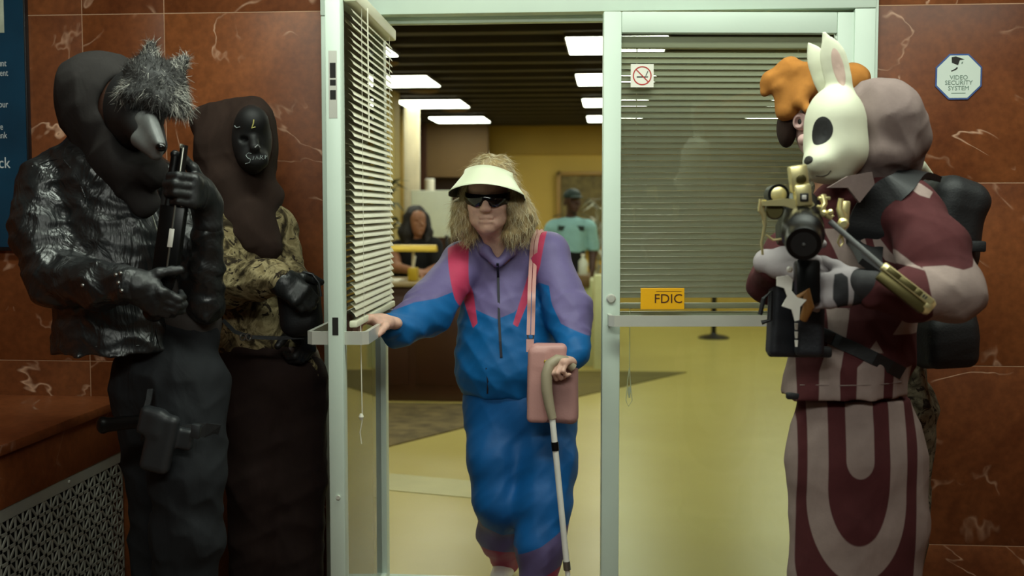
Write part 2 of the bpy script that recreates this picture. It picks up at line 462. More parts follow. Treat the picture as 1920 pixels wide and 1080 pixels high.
def sample(o, n, seed=1, cond=None):
    r = np.random.RandomState(seed); me = o.data; N = len(me.vertices)
    co = np.empty(N * 3, np.float32); me.vertices.foreach_get('co', co); co = co.reshape(-1, 3) + org(o.parent)
    no = np.empty(N * 3, np.float32); me.vertices.foreach_get('normal', no); no = no.reshape(-1, 3)
    idx = np.arange(N)
    if cond is not None: idx = idx[cond(co, no)]
    i = r.choice(idx, n); return co[i], no[i], r
def strands(name, mat, parent, src, n, length, width, dirfn, seed=1, cond=None, seg=4, wave=0.0, kind='stuff'):
    co, no, r = sample(src, n, seed, cond)
    d = dirfn(co, no, r); d /= np.linalg.norm(d, axis=1, keepdims=True) + 1e-9
    s = np.cross(d, no) + r.normal(size=(n, 3)) * .35; s /= np.linalg.norm(s, axis=1, keepdims=True) + 1e-9
    L = length * r.uniform(.5, 1.2, (n, 1)); ph = r.uniform(0, 6.28, (n, 1)); g = r.normal(size=(n, 3)) * .25
    Vv = []
    for k in range(seg + 1):
        t = k / seg; c = co + d * L * t + g * L * t * t + s * np.sin(t * 5 + ph) * wave * t + np.array([0, 0, -1.0]) * L * t * t * .25 
        wd = width * (1 - t * .85); Vv.append(c - s * wd); Vv.append(c + s * wd)
    Vv = np.stack(Vv, 1); m = 2 * (seg + 1); base = np.arange(n)[:, None] * m
    F = np.concatenate([base + np.array([[2 * k, 2 * k + 1, 2 * k + 3, 2 * k + 2]]) for k in range(seg)], 0)
    o = mesh_obj(name, Vv.reshape(-1, 3), F, mat, parent, True)
    if kind: o['kind'] = kind
    return o
def polyd(pts):
    """distance to a polyline in X,Z"""
    pts = np.array(pts, float)
    def f(v):
        q = v[:, [0, 2]]; best = np.full(len(q), 9.0)
        for a, b in zip(pts[:-1], pts[1:]):
            ba = b - a; h = np.clip(((q - a) @ ba) / (ba @ ba), 0, 1); best = np.minimum(best, np.linalg.norm(q - a - h[:, None] * ba, axis=1))
        return best
    return f
def inpoly(pts):
    """signed distance (positive inside) to a polygon in X,Z"""
    pts = np.array(pts, float); dd = polyd(np.vstack([pts, pts[:1]]))
    def f(v):
        q = v[:, [0, 2]]; ins = np.zeros(len(q), bool)
        for a, b in zip(pts, np.roll(pts, -1, 0)):
            c = ((a[1] > q[:, 1]) != (b[1] > q[:, 1])) & (q[:, 0] < (b[0] - a[0]) * (q[:, 1] - a[1]) / (b[1] - a[1] + 1e-12) + a[0]); ins ^= c
        d = dd(v); return np.where(ins, d, -d)
    return f
def xz(pts, Y): return [P(x, y, Y)[[0, 2]] for x, y in pts]
# ------------------------------------------------------------------ materials of the place
marble('red_marble', C(100, 51, 26), C(148, 86, 47), C(225, 180, 150))
marble('ledge_marble', C(128, 66, 34), C(165, 96, 56), C(225, 190, 165), off=.7)
plain('joint', C(190, 150, 120), .7)
plain('aluminium', C(206, 222, 208), .4, 0, .5, .04, 3, .04, 90)
plain('bright_bar', C(205, 205, 194), .3, .25, .5, .05)
plain('dark_gap', C(20, 18, 14), .8)
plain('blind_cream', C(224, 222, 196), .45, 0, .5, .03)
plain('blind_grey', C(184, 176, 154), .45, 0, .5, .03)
plain('cord', C(225, 222, 205), .7)
plain('sticker_white', C(228, 226, 214), .5, var=.02)
plain('sticker_red', C(175, 40, 34), .5)
plain('ink', C(28, 26, 22), .6)
plain('sign_yellow', C(240, 176, 8), .45, var=.03)
plain('sign_brown', C(70, 34, 14), .5)
plain('sign_mint', C(214, 226, 216), .4, var=.02)
plain('sign_blue', C(66, 92, 150), .4)
plain('sign_grey', C(120, 140, 128), .5)
plain('poster_blue', C(14, 62, 88), .3, var=.3, vscale=3)
plain('poster_frame', C(16, 18, 22), .35)
plain('poster_white', C(200, 208, 212), .5)
plain('poster_photo', C(196, 204, 184), .4, var=.25, vscale=10)
plain('grille_metal', C(178, 178, 166), .5, .4, .5, .08)
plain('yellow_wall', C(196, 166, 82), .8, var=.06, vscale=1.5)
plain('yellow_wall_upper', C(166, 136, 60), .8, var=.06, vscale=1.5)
plain('brown_wall', C(100, 76, 42), .7, var=.1, vscale=2)
plain('cream_wall', C(176, 158, 96), .8, var=.05)
plain('curtain', C(196, 186, 160), .85, var=.08)
plain('dark_ceiling', C(42, 35, 27), .75, var=.15)
plain('dark_beam', C(54, 45, 34), .6, var=.12)
plain('vest_ceiling', C(190, 190, 176), .9, var=.03)
plain('rug', C(98, 84, 52), .95, var=.5, vscale=7)
plain('olive_rug', C(96, 84, 30), .95, var=.12, vscale=5)
plain('floor_band', C(176, 170, 120), .4, var=.06)
plain('desk_wood', C(58, 30, 20), .35, var=.2, vscale=3)
plain('desk_top', C(150, 132, 96), .4, var=.1)
plain('paper', C(226, 222, 208), .7, var=.03)
plain('brass', C(186, 156, 40), .4, .3, var=.05)
plain('pale_counter', C(196, 200, 150), .5, var=.05)
plain('whiteboard', C(232, 240, 226), .5, var=.04)
plain('plant_dark', C(46, 52, 30), .6, var=.3)
plain('silver_leaf', C(150, 150, 132), .5, var=.25)
plain('picture_frame', C(150, 116, 56), .5, var=.1)
plain('picture_canvas', C(104, 92, 56), .8, var=.45, vscale=9)
plain('black_metal', C(24, 23, 22), .4, .3)
plain('clear_plastic', C(190, 196, 180), .15, 0, .6)
glass('clear_glass')
emit('ceiling_light', (.95, 1.0, .80, 1), 9.5)
nb = NB('bank_floor'); co = nb.coords()
f1 = nb.noise(co, .55, 3, .5, .5)
cur = nb.ramp(f1, [(.3, C(168, 152, 82)), (.75, C(184, 170, 100))])
nb.color(cur); nb.set(.28, 0, .4); nb.l(nb.ramp(nb.noise(co, 3, 4), [(.2, (.3,) * 3 + (1,)), (.8, (.36,) * 3 + (1,))]), nb.b.inputs['Roughness'])
plain('vest_floor', C(92, 62, 44), .35, var=.25, vscale=5)

# ------------------------------------------------------------------ setting
Y0 = 4.20
floor = tag(box('floor', (-3.4, 4.20, -.06), (3.8, 15.7, 0), 'bank_floor'), kind='structure')
tag(box('floor_vestibule', (-3.4, -1.5, -.06), (3.4, 4.20, 0), 'vest_floor'), kind='structure')
ZC = 2.56
ceil = tag(box('ceiling', (-3.4, 4.45, ZC), (3.8, 15.7, ZC + .08), 'dark_ceiling'), kind='structure')
bm_me = None
for i in range(22):
    y = 4.9 + i * .5
    o = box('beam', (-3.3, y - .06, ZC - .05), (3.7, y + .06, ZC), 'dark_beam', ceil) if bm_me is None else None
    if bm_me is None: bm_me = o.data; y00 = y
    else:
        o = bpy.data.objects.new('beam', bm_me); COL.objects.link(o); o.parent = ceil; o.location = (0, y - y00, 0)
tag(box('ceiling_vestibule', (-3.4, -1.5, 2.92), (3.4, 4.45, 3.0), 'vest_ceiling'), kind='structure')

# marble walls: panels with recessed pale joints
def marble_wall(name, x0, x1, xs, zs, mat='red_marble', y=Y0):
    back = tag(box(name, (x0, y + .0012, 0), (x1, y + .16, 2.92), 'joint'), kind='structure')
    xs = [x0] + xs + [x1]; zs = [0] + zs + [2.92]; g = .0016
    for a, b in zip(xs[:-1], xs[1:]):
        for c, d in zip(zs[:-1], zs[1:]):
            box('panel', (a + g, y, c + g), (b - g, y + .03, d - g), mat, back, .0008)
    return back
zs = [P(1800, 343, Y0)[2] - .64 * k for k in (2, 1, 0)] + [P(1800, 8, Y0)[2]]
zl = [P(450, 23, Y0)[2] - 1.28, P(450, 23, Y0)[2]]
marble_wall('wall_left', -2.9, P(610, 540, Y0)[0], [P(155, 100, Y0)[0], P(308, 60, Y0)[0]], zl)
marble_wall('wall_right', P(1634, 200, Y0)[0], 2.6, [P(1634, 200, Y0)[0] + .98], zs)
XL, XR = P(612, 540, Y0)[0], P(1634, 200, Y0)[0]
tag(box('wall_lintel', (XL, Y0, 2.30), (XR, Y0 + .16, 2.92), 'red_marble'), kind='structure')
tag(box('wall_side_left', (-3.0, -1.5, 0), (-2.9, 4.36, 2.92), 'red_marble'), kind='structure')
tag(box('wall_side_right', (2.6, -1.5, 0), (2.7, 4.36, 2.92), 'red_marble'), kind='structure')

# bank hall walls
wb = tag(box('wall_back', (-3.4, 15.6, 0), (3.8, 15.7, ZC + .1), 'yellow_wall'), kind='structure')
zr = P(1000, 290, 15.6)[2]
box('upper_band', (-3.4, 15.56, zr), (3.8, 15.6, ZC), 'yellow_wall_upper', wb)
tag(box('wall_hall_right', (3.7, 4.36, 0), (3.8, 15.7, ZC), 'yellow_wall'), kind='structure')
tag(box('wall_hall_left', (-3.4, 4.36, 0), (-3.3, 15.7, ZC), 'cream_wall'), kind='structure')
tag(box('wall_header_hall', (-3.4, 4.36, 2.2), (3.8, 4.45, 3.0), 'cream_wall'), kind='structure')
tag(box('wall_hall_front', (-3.4, 4.37, 0), (XL - .02, 4.45, 2.2), 'cream_wall'), kind='structure')
tag(box('wall_hall_front_right', (XR + .02, 4.37, 0), (3.8, 4.45, 2.2), 'cream_wall'), kind='structure')
# partition at the left end of the hall
yp_ = 14.9
pt = tag(box('wall_partition', (-3.3, yp_, P(800, 332, yp_)[2]), (P(915, 300, yp_)[0], yp_ + .12, ZC - .051), 'brown_wall'), kind='structure')
box('recess', (-3.3, yp_ + .3, 0), (P(880, 300, yp_)[0], yp_ + .34, P(800, 332, yp_)[2] + .1), 'desk_wood', pt)
box('jamb', (P(790, 300, yp_)[0], yp_ - .04, 0), (P(800, 300, yp_)[0], yp_ + .12, ZC - .051), 'desk_wood', pt)
box('jamb', (P(898, 300, yp_)[0], yp_, 0), (P(915, 300, yp_)[0], yp_ + .12, P(800, 332, yp_)[2]), 'brown_wall', pt)
tag(box('wall_pillar', (P(700, 300, 10.8)[0], 10.8, 0), (P(739, 300, 10.8)[0], 11.1, ZC - .05), 'cream_wall'), kind='structure')

# aluminium entrance frame
fr = thing('trim_1', (0, Y0, 0), kind='structure')
zh = P(1130, 26, Y0)[2]
MB().box((XL, Y0 - .05, zh), (XR, Y0 + .12, 2.31), .004).build('header', 'aluminium', fr, True)
MB().box((XL, Y0 + .02, zh - .022), (XR - .05, Y0 + .06, zh), .002).build('door_stop', 'aluminium', fr, True)
MB().box((P(1593, 300, Y0)[0], Y0 - .045, 0), (XR, Y0 + .12, zh), .004).build('jamb', 'aluminium', fr, True)
MB().box((XR - .002, Y0 - .03, 0), (XR + .012, Y0 + .01, 2.31), .002).build('cover_strip', 'aluminium', fr, True)
MB().box((XL, Y0 - .045, 0), (P(640, 540, Y0)[0], Y0 + .12, zh), .004).build('jamb', 'aluminium', fr, True)
MB().box((XL, Y0 - .05, 0), (XR, Y0 + .14, .012), .003).build('threshold', 'aluminium', fr, True)

# door leaves: local frame u along the leaf (0 = hinge), n = inner face normal
def leaf(name, H, ang, wd, ztop, inner_sign, lock_z):
    """H hinge point (x,y); ang: direction of the leaf in the floor plane (deg)"""
    d = thing(name, (H[0], H[1], 0), kind='structure')
    a = math.radians(ang); M = np.array([[math.cos(a), -math.sin(a), 0], [math.sin(a), math.cos(a), 0], [0, 0, 1]]); O = np.array([H[0], H[1], 0])
    T = .044; g = .062
    mk = lambda lo, hi, nm, mat, bev=.004: MB().box(lo, hi, bev, M, O).build(nm, mat, d, True)
    mk((0, -T / 2, .012), (g, T / 2, ztop), 'stile', 'aluminium')
    mk((wd - g, -T / 2, .012), (wd, T / 2, ztop), 'stile', 'aluminium')
    mk((g, -T / 2 + .001, ztop - .072), (wd - g, T / 2 - .001, ztop), 'rail', 'aluminium')
    mk((g, -T / 2 + .001, .012), (wd - g, T / 2 - .001, .09), 'rail', 'aluminium')
    mk((g - .008, -.003, .085), (wd - g + .008, .003, ztop - .068), 'glass_pane', 'clear_glass', 0)
    return d, M, O, T
# open leaf: far edge in the doorway, free edge towards us
far = P(716, 540, 4.17)[:2]; near = P(628, 540, 3.30)[:2]
dv = near - far; angL = math.degrees(math.atan2(dv[1], dv[0])); WL = float(np.linalg.norm(dv))
dL, ML, OL, TL = leaf('door_1', far, angL, WL, zh - .014, 1, 1.1)
# local +y of this leaf: which side is the camera-right side
inn = 1 if (ML @ np.array([0, 1, 0]))[0] > 0 else -1
def leafbar(d, M, O, T, wd, side, z, u0, u1, name):
    so = .062; ys = side * (T / 2 + so)
    pts = [(u0, side * T / 2, z), (u0, ys - side * .012, z), (u0 + .012, ys, z), (u1 - .012, ys, z), (u1, ys - side * .012, z), (u1, side * T / 2, z)]
    pts = [M @ np.array(p) + O for p in pts]
    return MB().band(pts, (0, 0, 1), .012, .038).build(name, 'bright_bar', d, False)
zb = P(660, 634, 3.33)[2]
leafbar(dL, ML, OL, TL, WL, inn, zb, .06, WL - .03, 'push_bar')
leafbar(dL, ML, OL, TL, WL, -inn, zb, .06, WL - .03, 'pull_bar')
for py, hh in ((132, .022), (178, .014), (155, .009), (612, .026)):   # mortises in the edge of the leaf
    z = P(624, py, 3.30)[2]
    MB().box((WL - .006, -.009, z - hh), (WL + .0006, .009, z + hh), .001, ML, OL).build('mortise', 'dark_gap', dL)
MB().box((WL - .004, -.012, P(624, 155, 3.3)[2] - .1), (WL + .0004, .012, P(624, 155, 3.3)[2] + .09), .0, ML, OL).build('strike_plate', 'bright_bar', dL)
MB().cyl(ML @ V(WL - .002, .004, P(626, 932, 3.3)[2]) + OL, ML @ V(WL + .006, .004, P(626, 932, 3.3)[2]) + OL, .006, 12).build('bolt_head', 'bright_bar', dL)

# closed leaf, a touch ajar
hng = V(P(1594, 300, Y0)[0], 4.185); angR = 180 + 6.0; WR = .868
dR, MR, OR, TR = leaf('door_2', hng, angR, WR, zh - .012, 1, 1.1)
outs = 1 if (MR @ np.array([0, 1, 0]))[1] < 0 else -1
zbr = P(1250, 601, 4.05)[2]
leafbar(dR, MR, OR, TR, WR, outs, zbr, .05, WR - .024, 'pull_bar')
leafbar(dR, MR, OR, TR, WR, -outs, zbr, .06, WR - .05, 'push_bar')
lk = MR @ V(WR - .03, outs * TR / 2, P(1147, 560, 4.07)[2]) + OR; nn = MR @ V(0, outs, 0)
MB().lathe([(.0165, -.002), (.0165, .004), (.012, .009), (.004, .0095)], lk, nn).build('lock_cylinder', 'bright_bar', dR, True)

# venetian blinds on both leaves, each slat a part
def blind(name, label, M, O, T, side, u0, u1, ztop, zbot, tilt, mat, pitch=.021, drop=0.0, wand=None):
    b = thing(name, O + M @ V(u0, side * .03, 0), label, 'blind', 'venetian blinds on the glass doors')
    yc = side * (T / 2 + .020); L = u1 - u0
    MB().box((u0 - .01, yc - .02, ztop - .04), (u1 + .01, yc + .02, ztop), .006, M, O).build('headrail', mat, b, True)
    n = int((ztop - .06 - zbot) / pitch); sw = .0128
    # one curved slat, shared by all
    v = []; f = []; K = 5
    for e in (0, 1):
        for k in range(K):
            s_ = -1 + 2 * k / (K - 1); hgt = .0022 * (1 - s_ * s_)
            a = math.radians(tilt); y = s_ * sw * math.cos(a) - hgt * math.sin(a); z = s_ * sw * math.sin(a) + hgt * math.cos(a)
            v.append(M @ V(u0 + e * L, yc + side * y, z)); v.append(M @ V(u0 + e * L, yc + side * y, z - .0007))
    m = 2 * K
    for k in range(K - 1):
        f.append((2 * k, 2 * k + 2, m + 2 * k + 2, m + 2 * k)); f.append((2 * k + 1, m + 2 * k + 1, m + 2 * k + 3, 2 * k + 3))
    f += [(0, m, m + 1, 1), (m - 2, m - 1, 2 * m - 1, 2 * m - 2)]
    proto = mesh_obj('slat', np.array(v) + O, f, mat, b, True); proto.location.z = ztop - .06
    for i in range(1, n):
        o = bpy.data.objects.new('slat', proto.data); COL.objects.link(o); o.parent = b
        o.location.z = ztop - .06 - i * pitch; o.rotation_euler.x = random.uniform(-.004, .004)
    MB().box((u0, yc - .012, zbot - .012), (u1, yc + .012, zbot + .008), .004, M, O).build('bottom_rail', mat, b, True)
    for fr_ in (.14, .86):
        u = u0 + L * fr_
        MB().cyl(M @ V(u, yc + side * .0135, zbot) + O, M @ V(u, yc + side * .0135, ztop - .03) + O, .0008, 6).build('ladder_cord', 'cord', b)
    if wand:
        u, z1 = wand
        MB().cyl(M @ V(u, yc + side * .024, z1) + O, M @ V(u, yc + side * .022, ztop - .03) + O, .0022, 8).build('tilt_wand', 'cord', b)
    return b
zbl = P(1300, 577, 4.05)[2]
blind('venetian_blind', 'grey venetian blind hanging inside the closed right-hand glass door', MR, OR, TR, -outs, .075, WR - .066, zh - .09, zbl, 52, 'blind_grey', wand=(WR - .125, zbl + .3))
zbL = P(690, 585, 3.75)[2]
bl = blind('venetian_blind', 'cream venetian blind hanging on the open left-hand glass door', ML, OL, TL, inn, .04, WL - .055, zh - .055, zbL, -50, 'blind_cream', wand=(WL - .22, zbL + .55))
# pull cords hanging below the blinds
cy = MR @ V(WR - .105, -outs * (TR / 2 + .03), 0) + OR
z1 = P(1190, 690, 4.12)[2]; z2 = P(1190, 765, 4.12)[2]
mb = MB().tube([(cy[0], cy[1], zbl), (cy[0], cy[1], z1), (cy[0] - .006, cy[1], z1 - .05), (cy[0] - .012, cy[1], z2 + .02), (cy[0] - .002, cy[1], z2), (cy[0] + .010, cy[1], z2 + .02), (cy[0] + .003, cy[1], z1 - .05), (cy[0], cy[1], z1)], .0014, 6)
o = mb.build('blind_cord', 'cord'); tag(o, 'thin looped pull cord hanging behind the glass of the closed right-hand door', 'cord')
MB().lathe([(.002, 0), (.007, .03), (.003, .04)], (cy[0], cy[1], z2 + .03)).build('tassel', 'cord', o, True)
cy = ML @ V(WL - .12, inn * (TL / 2 + .03), 0) + OL
z1 = P(655, 790, 3.4)[2]; z2 = P(655, 835, 3.4)[2]
o = MB().tube([(cy[0], cy[1], zbL), (cy[0] + .003, cy[1], z1), (cy[0] - .004, cy[1], (z1 + z2) / 2), (cy[0], cy[1], z2)], .0016, 6).build('blind_cord', 'cord')
tag(o, 'pale knotted pull cord dangling behind the glass of the open left-hand door', 'cord')
MB().lathe([(.003, 0), (.008, .01), (.004, .02)], (cy[0], cy[1], z1)).build('knot', 'cord', o, True)

# stickers and signs on the glass
def on_leaf(px, py):   # point on the outer glass face of the closed leaf
    n_ = MR @ V(0, outs, 0); p0 = OR + n_ * .0035
    d = Rm @ np.array([(px - 960) / FPX, (540 - py) / FPX, -1.0]); t = ((p0 - CP) @ n_) / (d @ n_); return CP + d * t
ux = -(MR @ V(1, 0, 0)); un = MR @ V(0, outs, 0); RL = np.stack([ux, -un, V(0, 0, 1)], 1)   # local x right, y into the leaf, z up
rz = math.degrees(math.atan2(ux[1], ux[0]))
c = on_leaf(1204, 142)
ns = thing('no_smoking_sticker', c, 'square white no-smoking sticker with red circle on the door glass', 'sticker')
hw = .5 * np.linalg.norm(on_leaf(1226, 142) - on_leaf(1183, 142))
MB().box((-hw, -.0015, -hw), (hw, 0, hw), 0, RL, c).build('backing', 'sticker_white', ns)
def ring(mb, c0, r0, r1, y0, y1, M, n=40):
    v = []; f = []
    for k in range(n):
        a = 2 * math.pi * k / n
        for r in (r0, r1):
            for y in (y0, y1): v.append(M @ V(r * math.cos(a), y, r * math.sin(a)) + c0)
    for k in range(n):
        b = 4 * k; e = 4 * ((k + 1) % n); f += [(b, b + 2, e + 2, e), (b + 1, e + 1, e + 3, b + 3), (b, e, e + 1, b + 1), (b + 2, b + 3, e + 3, e + 2)]
    return mb.add(v, f)
mb = ring(MB(), c, hw * .72, hw * .82, -.0025, -.0015, RL)
a = math.radians(-45); Rz = np.array([[math.cos(a), 0, -math.sin(a)], [0, 1, 0], [math.sin(a), 0, math.cos(a)]])
mb.box((-hw * .75, -.0026, -hw * .045), (hw * .75, -.0015, hw * .045), 0, RL @ Rz, c); mb.build('prohibition_ring', 'sticker_red', ns)
mb = MB().box((-hw * .48, -.0022, -hw * .16), (hw * .40, -.0015, -hw * .06), 0, RL, c)
mb.box((hw * .42, -.0022, -hw * .16), (hw * .5, -.0015, -hw * .06), 0, RL, c)
for k in range(4): mb.box((hw * (.30 + .05 * k), -.0022, hw * (-.02 + .1 * k)), (hw * (.36 + .05 * k), -.0015, hw * (.1 + .1 * k)), 0, RL, c)
mb.build('cigarette_symbol', 'ink', ns)
c = on_leaf(1242, 560); hx = .5 * np.linalg.norm(on_leaf(1283, 560) - on_leaf(1201, 560)); hz = .5 * np.linalg.norm(on_leaf(1242, 580) - on_leaf(1242, 540))
fs = thing('insurance_sign', c, 'small yellow rectangular sign with dark capital letters on the door glass', 'sign')
MB().box((-hx, -.003, -hz), (hx, 0, hz), .0012, RL, c).build('plate', 'sign_yellow', fs)
tl = c + RL @ V(hx * .26, -.0036, -hz * .03)
text('lettering', 'FDIC', hz * 1.22, tl, 'sign_brown', fs, (90, 0, rz), sx=1.02)
mb = MB()
for zz in (hz * .68,): mb.box((-hx * .3, -.0034, zz - .0007), (hx * .86, -.003, zz + .0007), 0, RL, c)
mb.build('small_print_line', 'sign_brown', fs)

# octagonal wall sign
c = P(1797, 144, Y0 - .002); R8 = .5 * np.linalg.norm(P(1841, 144, Y0) - P(1754, 144, Y0)) / math.cos(math.pi / 8)
sg = thing('security_sign', c, 'white octagonal video security sign with blue edge on the right marble wall', 'sign')
oct_ = lambda r: [(c[0] + r * math.cos(math.pi / 8 + k * math.pi / 4), c[2] + r * math.sin(math.pi / 8 + k * math.pi / 4)) for k in range(8)]
MB().prism(oct_(R8), c[1] - .003, c[1]).build('border', 'sign_blue', sg)
MB().prism(oct_(R8 * .93), c[1] - .0042, c[1] - .003).build('face', 'sign_mint', sg)
ys = c[1] - .0048
for s_, dz, sz in (('VIDEO', -.003, .021), ('SECURITY', -.021, .021), ('SYSTEM', -.040, .021)):
    text('lettering', s_, sz, (c[0], ys, c[2] + dz), 'sign_grey', sg, sx=1.0)
MB().box((c[0] - .024, ys, c[2] - .058), (c[0] + .024, ys + .0006, c[2] - .055), 0).build('small_print_line', 'sign_grey', sg)
q = .085 / 40
cx, cz = c[0], c[2]
g = lambda pts: [(cx + (x - 570) * R8 * 2 / 860 , cz - (y - 545) * R8 * 2 / 860) for x, y in pts]
MB().prism(g([(440, 205), (510, 192), (660, 245), (580, 258), (552, 345), (445, 300)]), ys - .0004, ys + .0006).build('camera_symbol', 'ink', sg)
MB().prism(g([(535, 375), (550, 395), (520, 425), (445, 455), (432, 440), (500, 410)]), ys - .0004, ys + .0006).build('camera_symbol', 'ink', sg)
MB().prism(g([(612, 290), (640, 285), (625, 325), (608, 320)]), ys - .0004, ys + .0006).build('camera_symbol', 'sign_grey', sg)

# poster at the left edge
c = P(51, 200, Y0 - .03); xr = c[0]
ps = thing('poster', (xr, Y0 - .03, 1.2), 'dark blue framed bank poster with white lettering at the left edge of the wall', 'poster')
zt, zb_ = 2.45, P(30, 470, Y0)[2]
MB().box((xr - .62, Y0 - .03, zb_), (xr, Y0 - .001, zt), .004).build('frame', 'poster_frame', ps, True)
MB().box((xr - .60, Y0 - .032, zb_ + .015), (xr - .006, Y0 - .03, zt - .02)).build('sheet', 'poster_blue', ps)
yp = Y0 - .0326
def ptx(s_, px, py, size, sx=.72): 
    q_ = P(px, py, yp); text('lettering', s_, size, (q_[0], yp, q_[2]), 'poster_white', ps, align='RIGHT', sx=sx, ext=.0004)
ptx('account', 12, 119, .034); ptx('student', 15, 137, .034); ptx('for your', 15, 196, .034)
ptx('more', 6, 238, .034); ptx('Bank', 13, 254, .034); ptx('check', 19, 306, .058, .85)
a_ = P(5, 25, yp); MB().box((a_[0] - .14, yp, a_[2] - .07), (a_[0] + .004, yp + .0005, a_[2] + .2)).build('photograph', 'poster_photo', ps)

# radiator cover with marble ledge
XE = -1.80
rc_ = thing('radiator_cover', (XE, 4.0, 0), 'low marble-topped ledge with pierced grey metal grille at the left', 'ledge')
MB().box((-2.89, 2.2, .672), (XE, Y0 - .001, .705), .004).build('top_slab', 'ledge_marble', rc_, True)
MB().box((-2.89, 2.2, .505), (XE - .018, Y0 - .001, .672), .001).build('fascia', 'ledge_marble', rc_, True)
MB().box((-2.89, 2.2, 0), (XE - .075, Y0 - .002, .505)).build('body', 'dark_gap', rc_)
mb = MB(); xg = XE - .022; th = .004
def gb(y0, z0, y1, z1, wd):
    L = math.hypot(y1 - y0, z1 - z0); a = math.atan2(z1 - z0, y1 - y0); ca, sa = math.cos(a), math.sin(a)
    v = []
    for e, s_, x in [(e, s_, x) for x in (-th, 0) for e in (0, 1) for s_ in (-1, 1)]:
        l = L * e; t = s_ * wd / 2; v.append((xg + x, y0 + l * ca - t * sa, z0 + l * sa + t * ca))
    mb.add(v, [(0, 1, 3, 2), (4, 6, 7, 5), (0, 2, 6, 4), (1, 5, 7, 3), (0, 4, 5, 1), (2, 3, 7, 6)])
cs = .046; z_top = .468; nz = 10; ny = 40
for j in range(nz + 1): gb(Y0 - .02 - ny * cs, z_top - j * cs, Y0 - .02, z_top - j * cs, .010)
for i in range(ny + 1): gb(Y0 - .02 - i * cs, z_top - nz * cs, Y0 - .02 - i * cs, z_top, .0075)
for i in range(ny):
    for j in range(nz):
        ya, za = Y0 - .02 - i * cs, z_top - j * cs
        if (i + j) % 2: gb(ya, za, ya - cs, za - cs, .0075)
        else: gb(ya - cs, za, ya, za - cs, .0075)
mb.box((xg - th, 2.3, z_top - .004), (xg + .001, Y0 - .004, .505))
mb.build('grille', 'grille_metal', rc_)
for y in (3.75, 3.2): MB().lathe([(.006, 0), (.006, .002), (.003, .004)], (xg + .001, y, .487), (1, 0, 0), 12).build('screw', 'bright_bar', rc_, True)

# ------------------------------------------------------------------ bank hall furniture
rows = [(5.75, .8), (7.83, .8), (9.85, .8), (11.95, .8), (14.05, .8)]
cols = [(-1.83, 'left'), (.02, 'middle'), (1.9, 'right')]
nth = ['nearest', 'second', 'third', 'fourth', 'farthest']
for ri, (y, dp) in enumerate(rows):
    for xc, cn in cols:
        lt = thing('ceiling_light', (xc, y, ZC - .06), '%s glowing ceiling panel of the %s row of lights in the hall' % (nth[ri], cn), 'ceiling light', 'ceiling light panels')
        MB().box((xc - .335, y - dp / 2, ZC - .075), (xc + .335, y + dp / 2, ZC - .051), .004).build('frame', 'dark_beam', lt, True)
        MB().box((xc - .32, y - dp / 2 + .015, ZC - .082), (xc + .32, y + dp / 2 - .015, ZC - .0745), .002).build('diffuser', 'ceiling_light', lt)
for y in (8.8, 10.85, 12.95):
    q = PG(745, 500); x = -1.75
    tag(MB().lathe([(.14, 0), (.13, -.012), (.09, -.02), (.02, -.022)], (x, y, ZC - .05), seg=28).build('air_diffuser', 'brown_wall', None, True),
        'round brown ceiling air diffuser, %s of the three' % {8.8: 'nearest', 10.85: 'middle', 12.95: 'farthest'}[y], 'air vent', 'ceiling air diffusers')

def flat(name, pts, mat, label, cat, z=.004):
    q = [PG(x, y, z) for x, y in pts]; n = len(q)
    v = [(a[0], a[1], z) for a in q] + [(a[0], a[1], .0005) for a in q]
    o = mesh_obj(name, v, [tuple(range(n)), tuple(range(2 * n - 1, n - 1, -1))] + [(i, (i + 1) % n, (i + 1) % n + n, i + n) for i in range(n)], mat)
    return tag(o, label, cat)
flat('rug', [(560, 752), (900, 757), (905, 792), (560, 878)], 'rug', 'brown mottled carpet in front of the dark desk', 'rug', .008)
flat('rug', [(1000, 700), (1090, 695), (1288, 697), (1090, 742), (1000, 765)], 'olive_rug', 'dark olive floor mat pointing to the right behind the tracksuit woman', 'rug', .006)
o = flat('floor_band', [(560, 872), (905, 903), (905, 935), (560, 903)], 'floor_band', None, None, .003); o['kind'] = 'structure'

dk = thing('desk', (*PG(760, 752)[:2], 0), 'dark brown reception desk with pale top inside the bank', 'desk')
yd = PG(760, 752)[1]; zd = P(760, 530, yd)[2]; x0, x1 = P(640, 600, yd)[0], P(912, 600, yd)[0]
MB().box((x0, yd, 0), (x1, yd + .04, zd - .03), .004).build('front', 'desk_wood', dk, True)
for xa_ in (x0, x1 - .04): MB().box((xa_, yd + .04, 0), (xa_ + .04, yd + .7, zd - .03), .004).build('side', 'desk_wood', dk, True)
MB().box((x0 - .03, yd - .03, zd - .03), (x1 + .03, yd + .75, zd), .006).build('top', 'desk_top', dk, True)
for a, b in ((x0 + .06, x0 + .5), (x0 + .56, x1 - .06)): MB().box((a, yd - .01, .12), (b, yd, zd - .1), .004).build('front_panel', 'desk_wood', dk, True)
pp = P(735, 526, yd + .12)
for k, (dx, a) in enumerate(((-.06, 4), (.50, -9), (-.32, 12))):
    o = MB().box((pp[0] + dx - .07, yd + .06, zd + .0005), (pp[0] + dx + .12, yd + .3, zd + .012 + .004 * k), .001).build('paper_stack', 'paper'); tag(o, ['tall', 'low', 'leftmost'][k] + ' white paper stack lying on the dark reception desk', 'paper', 'papers on the desk')
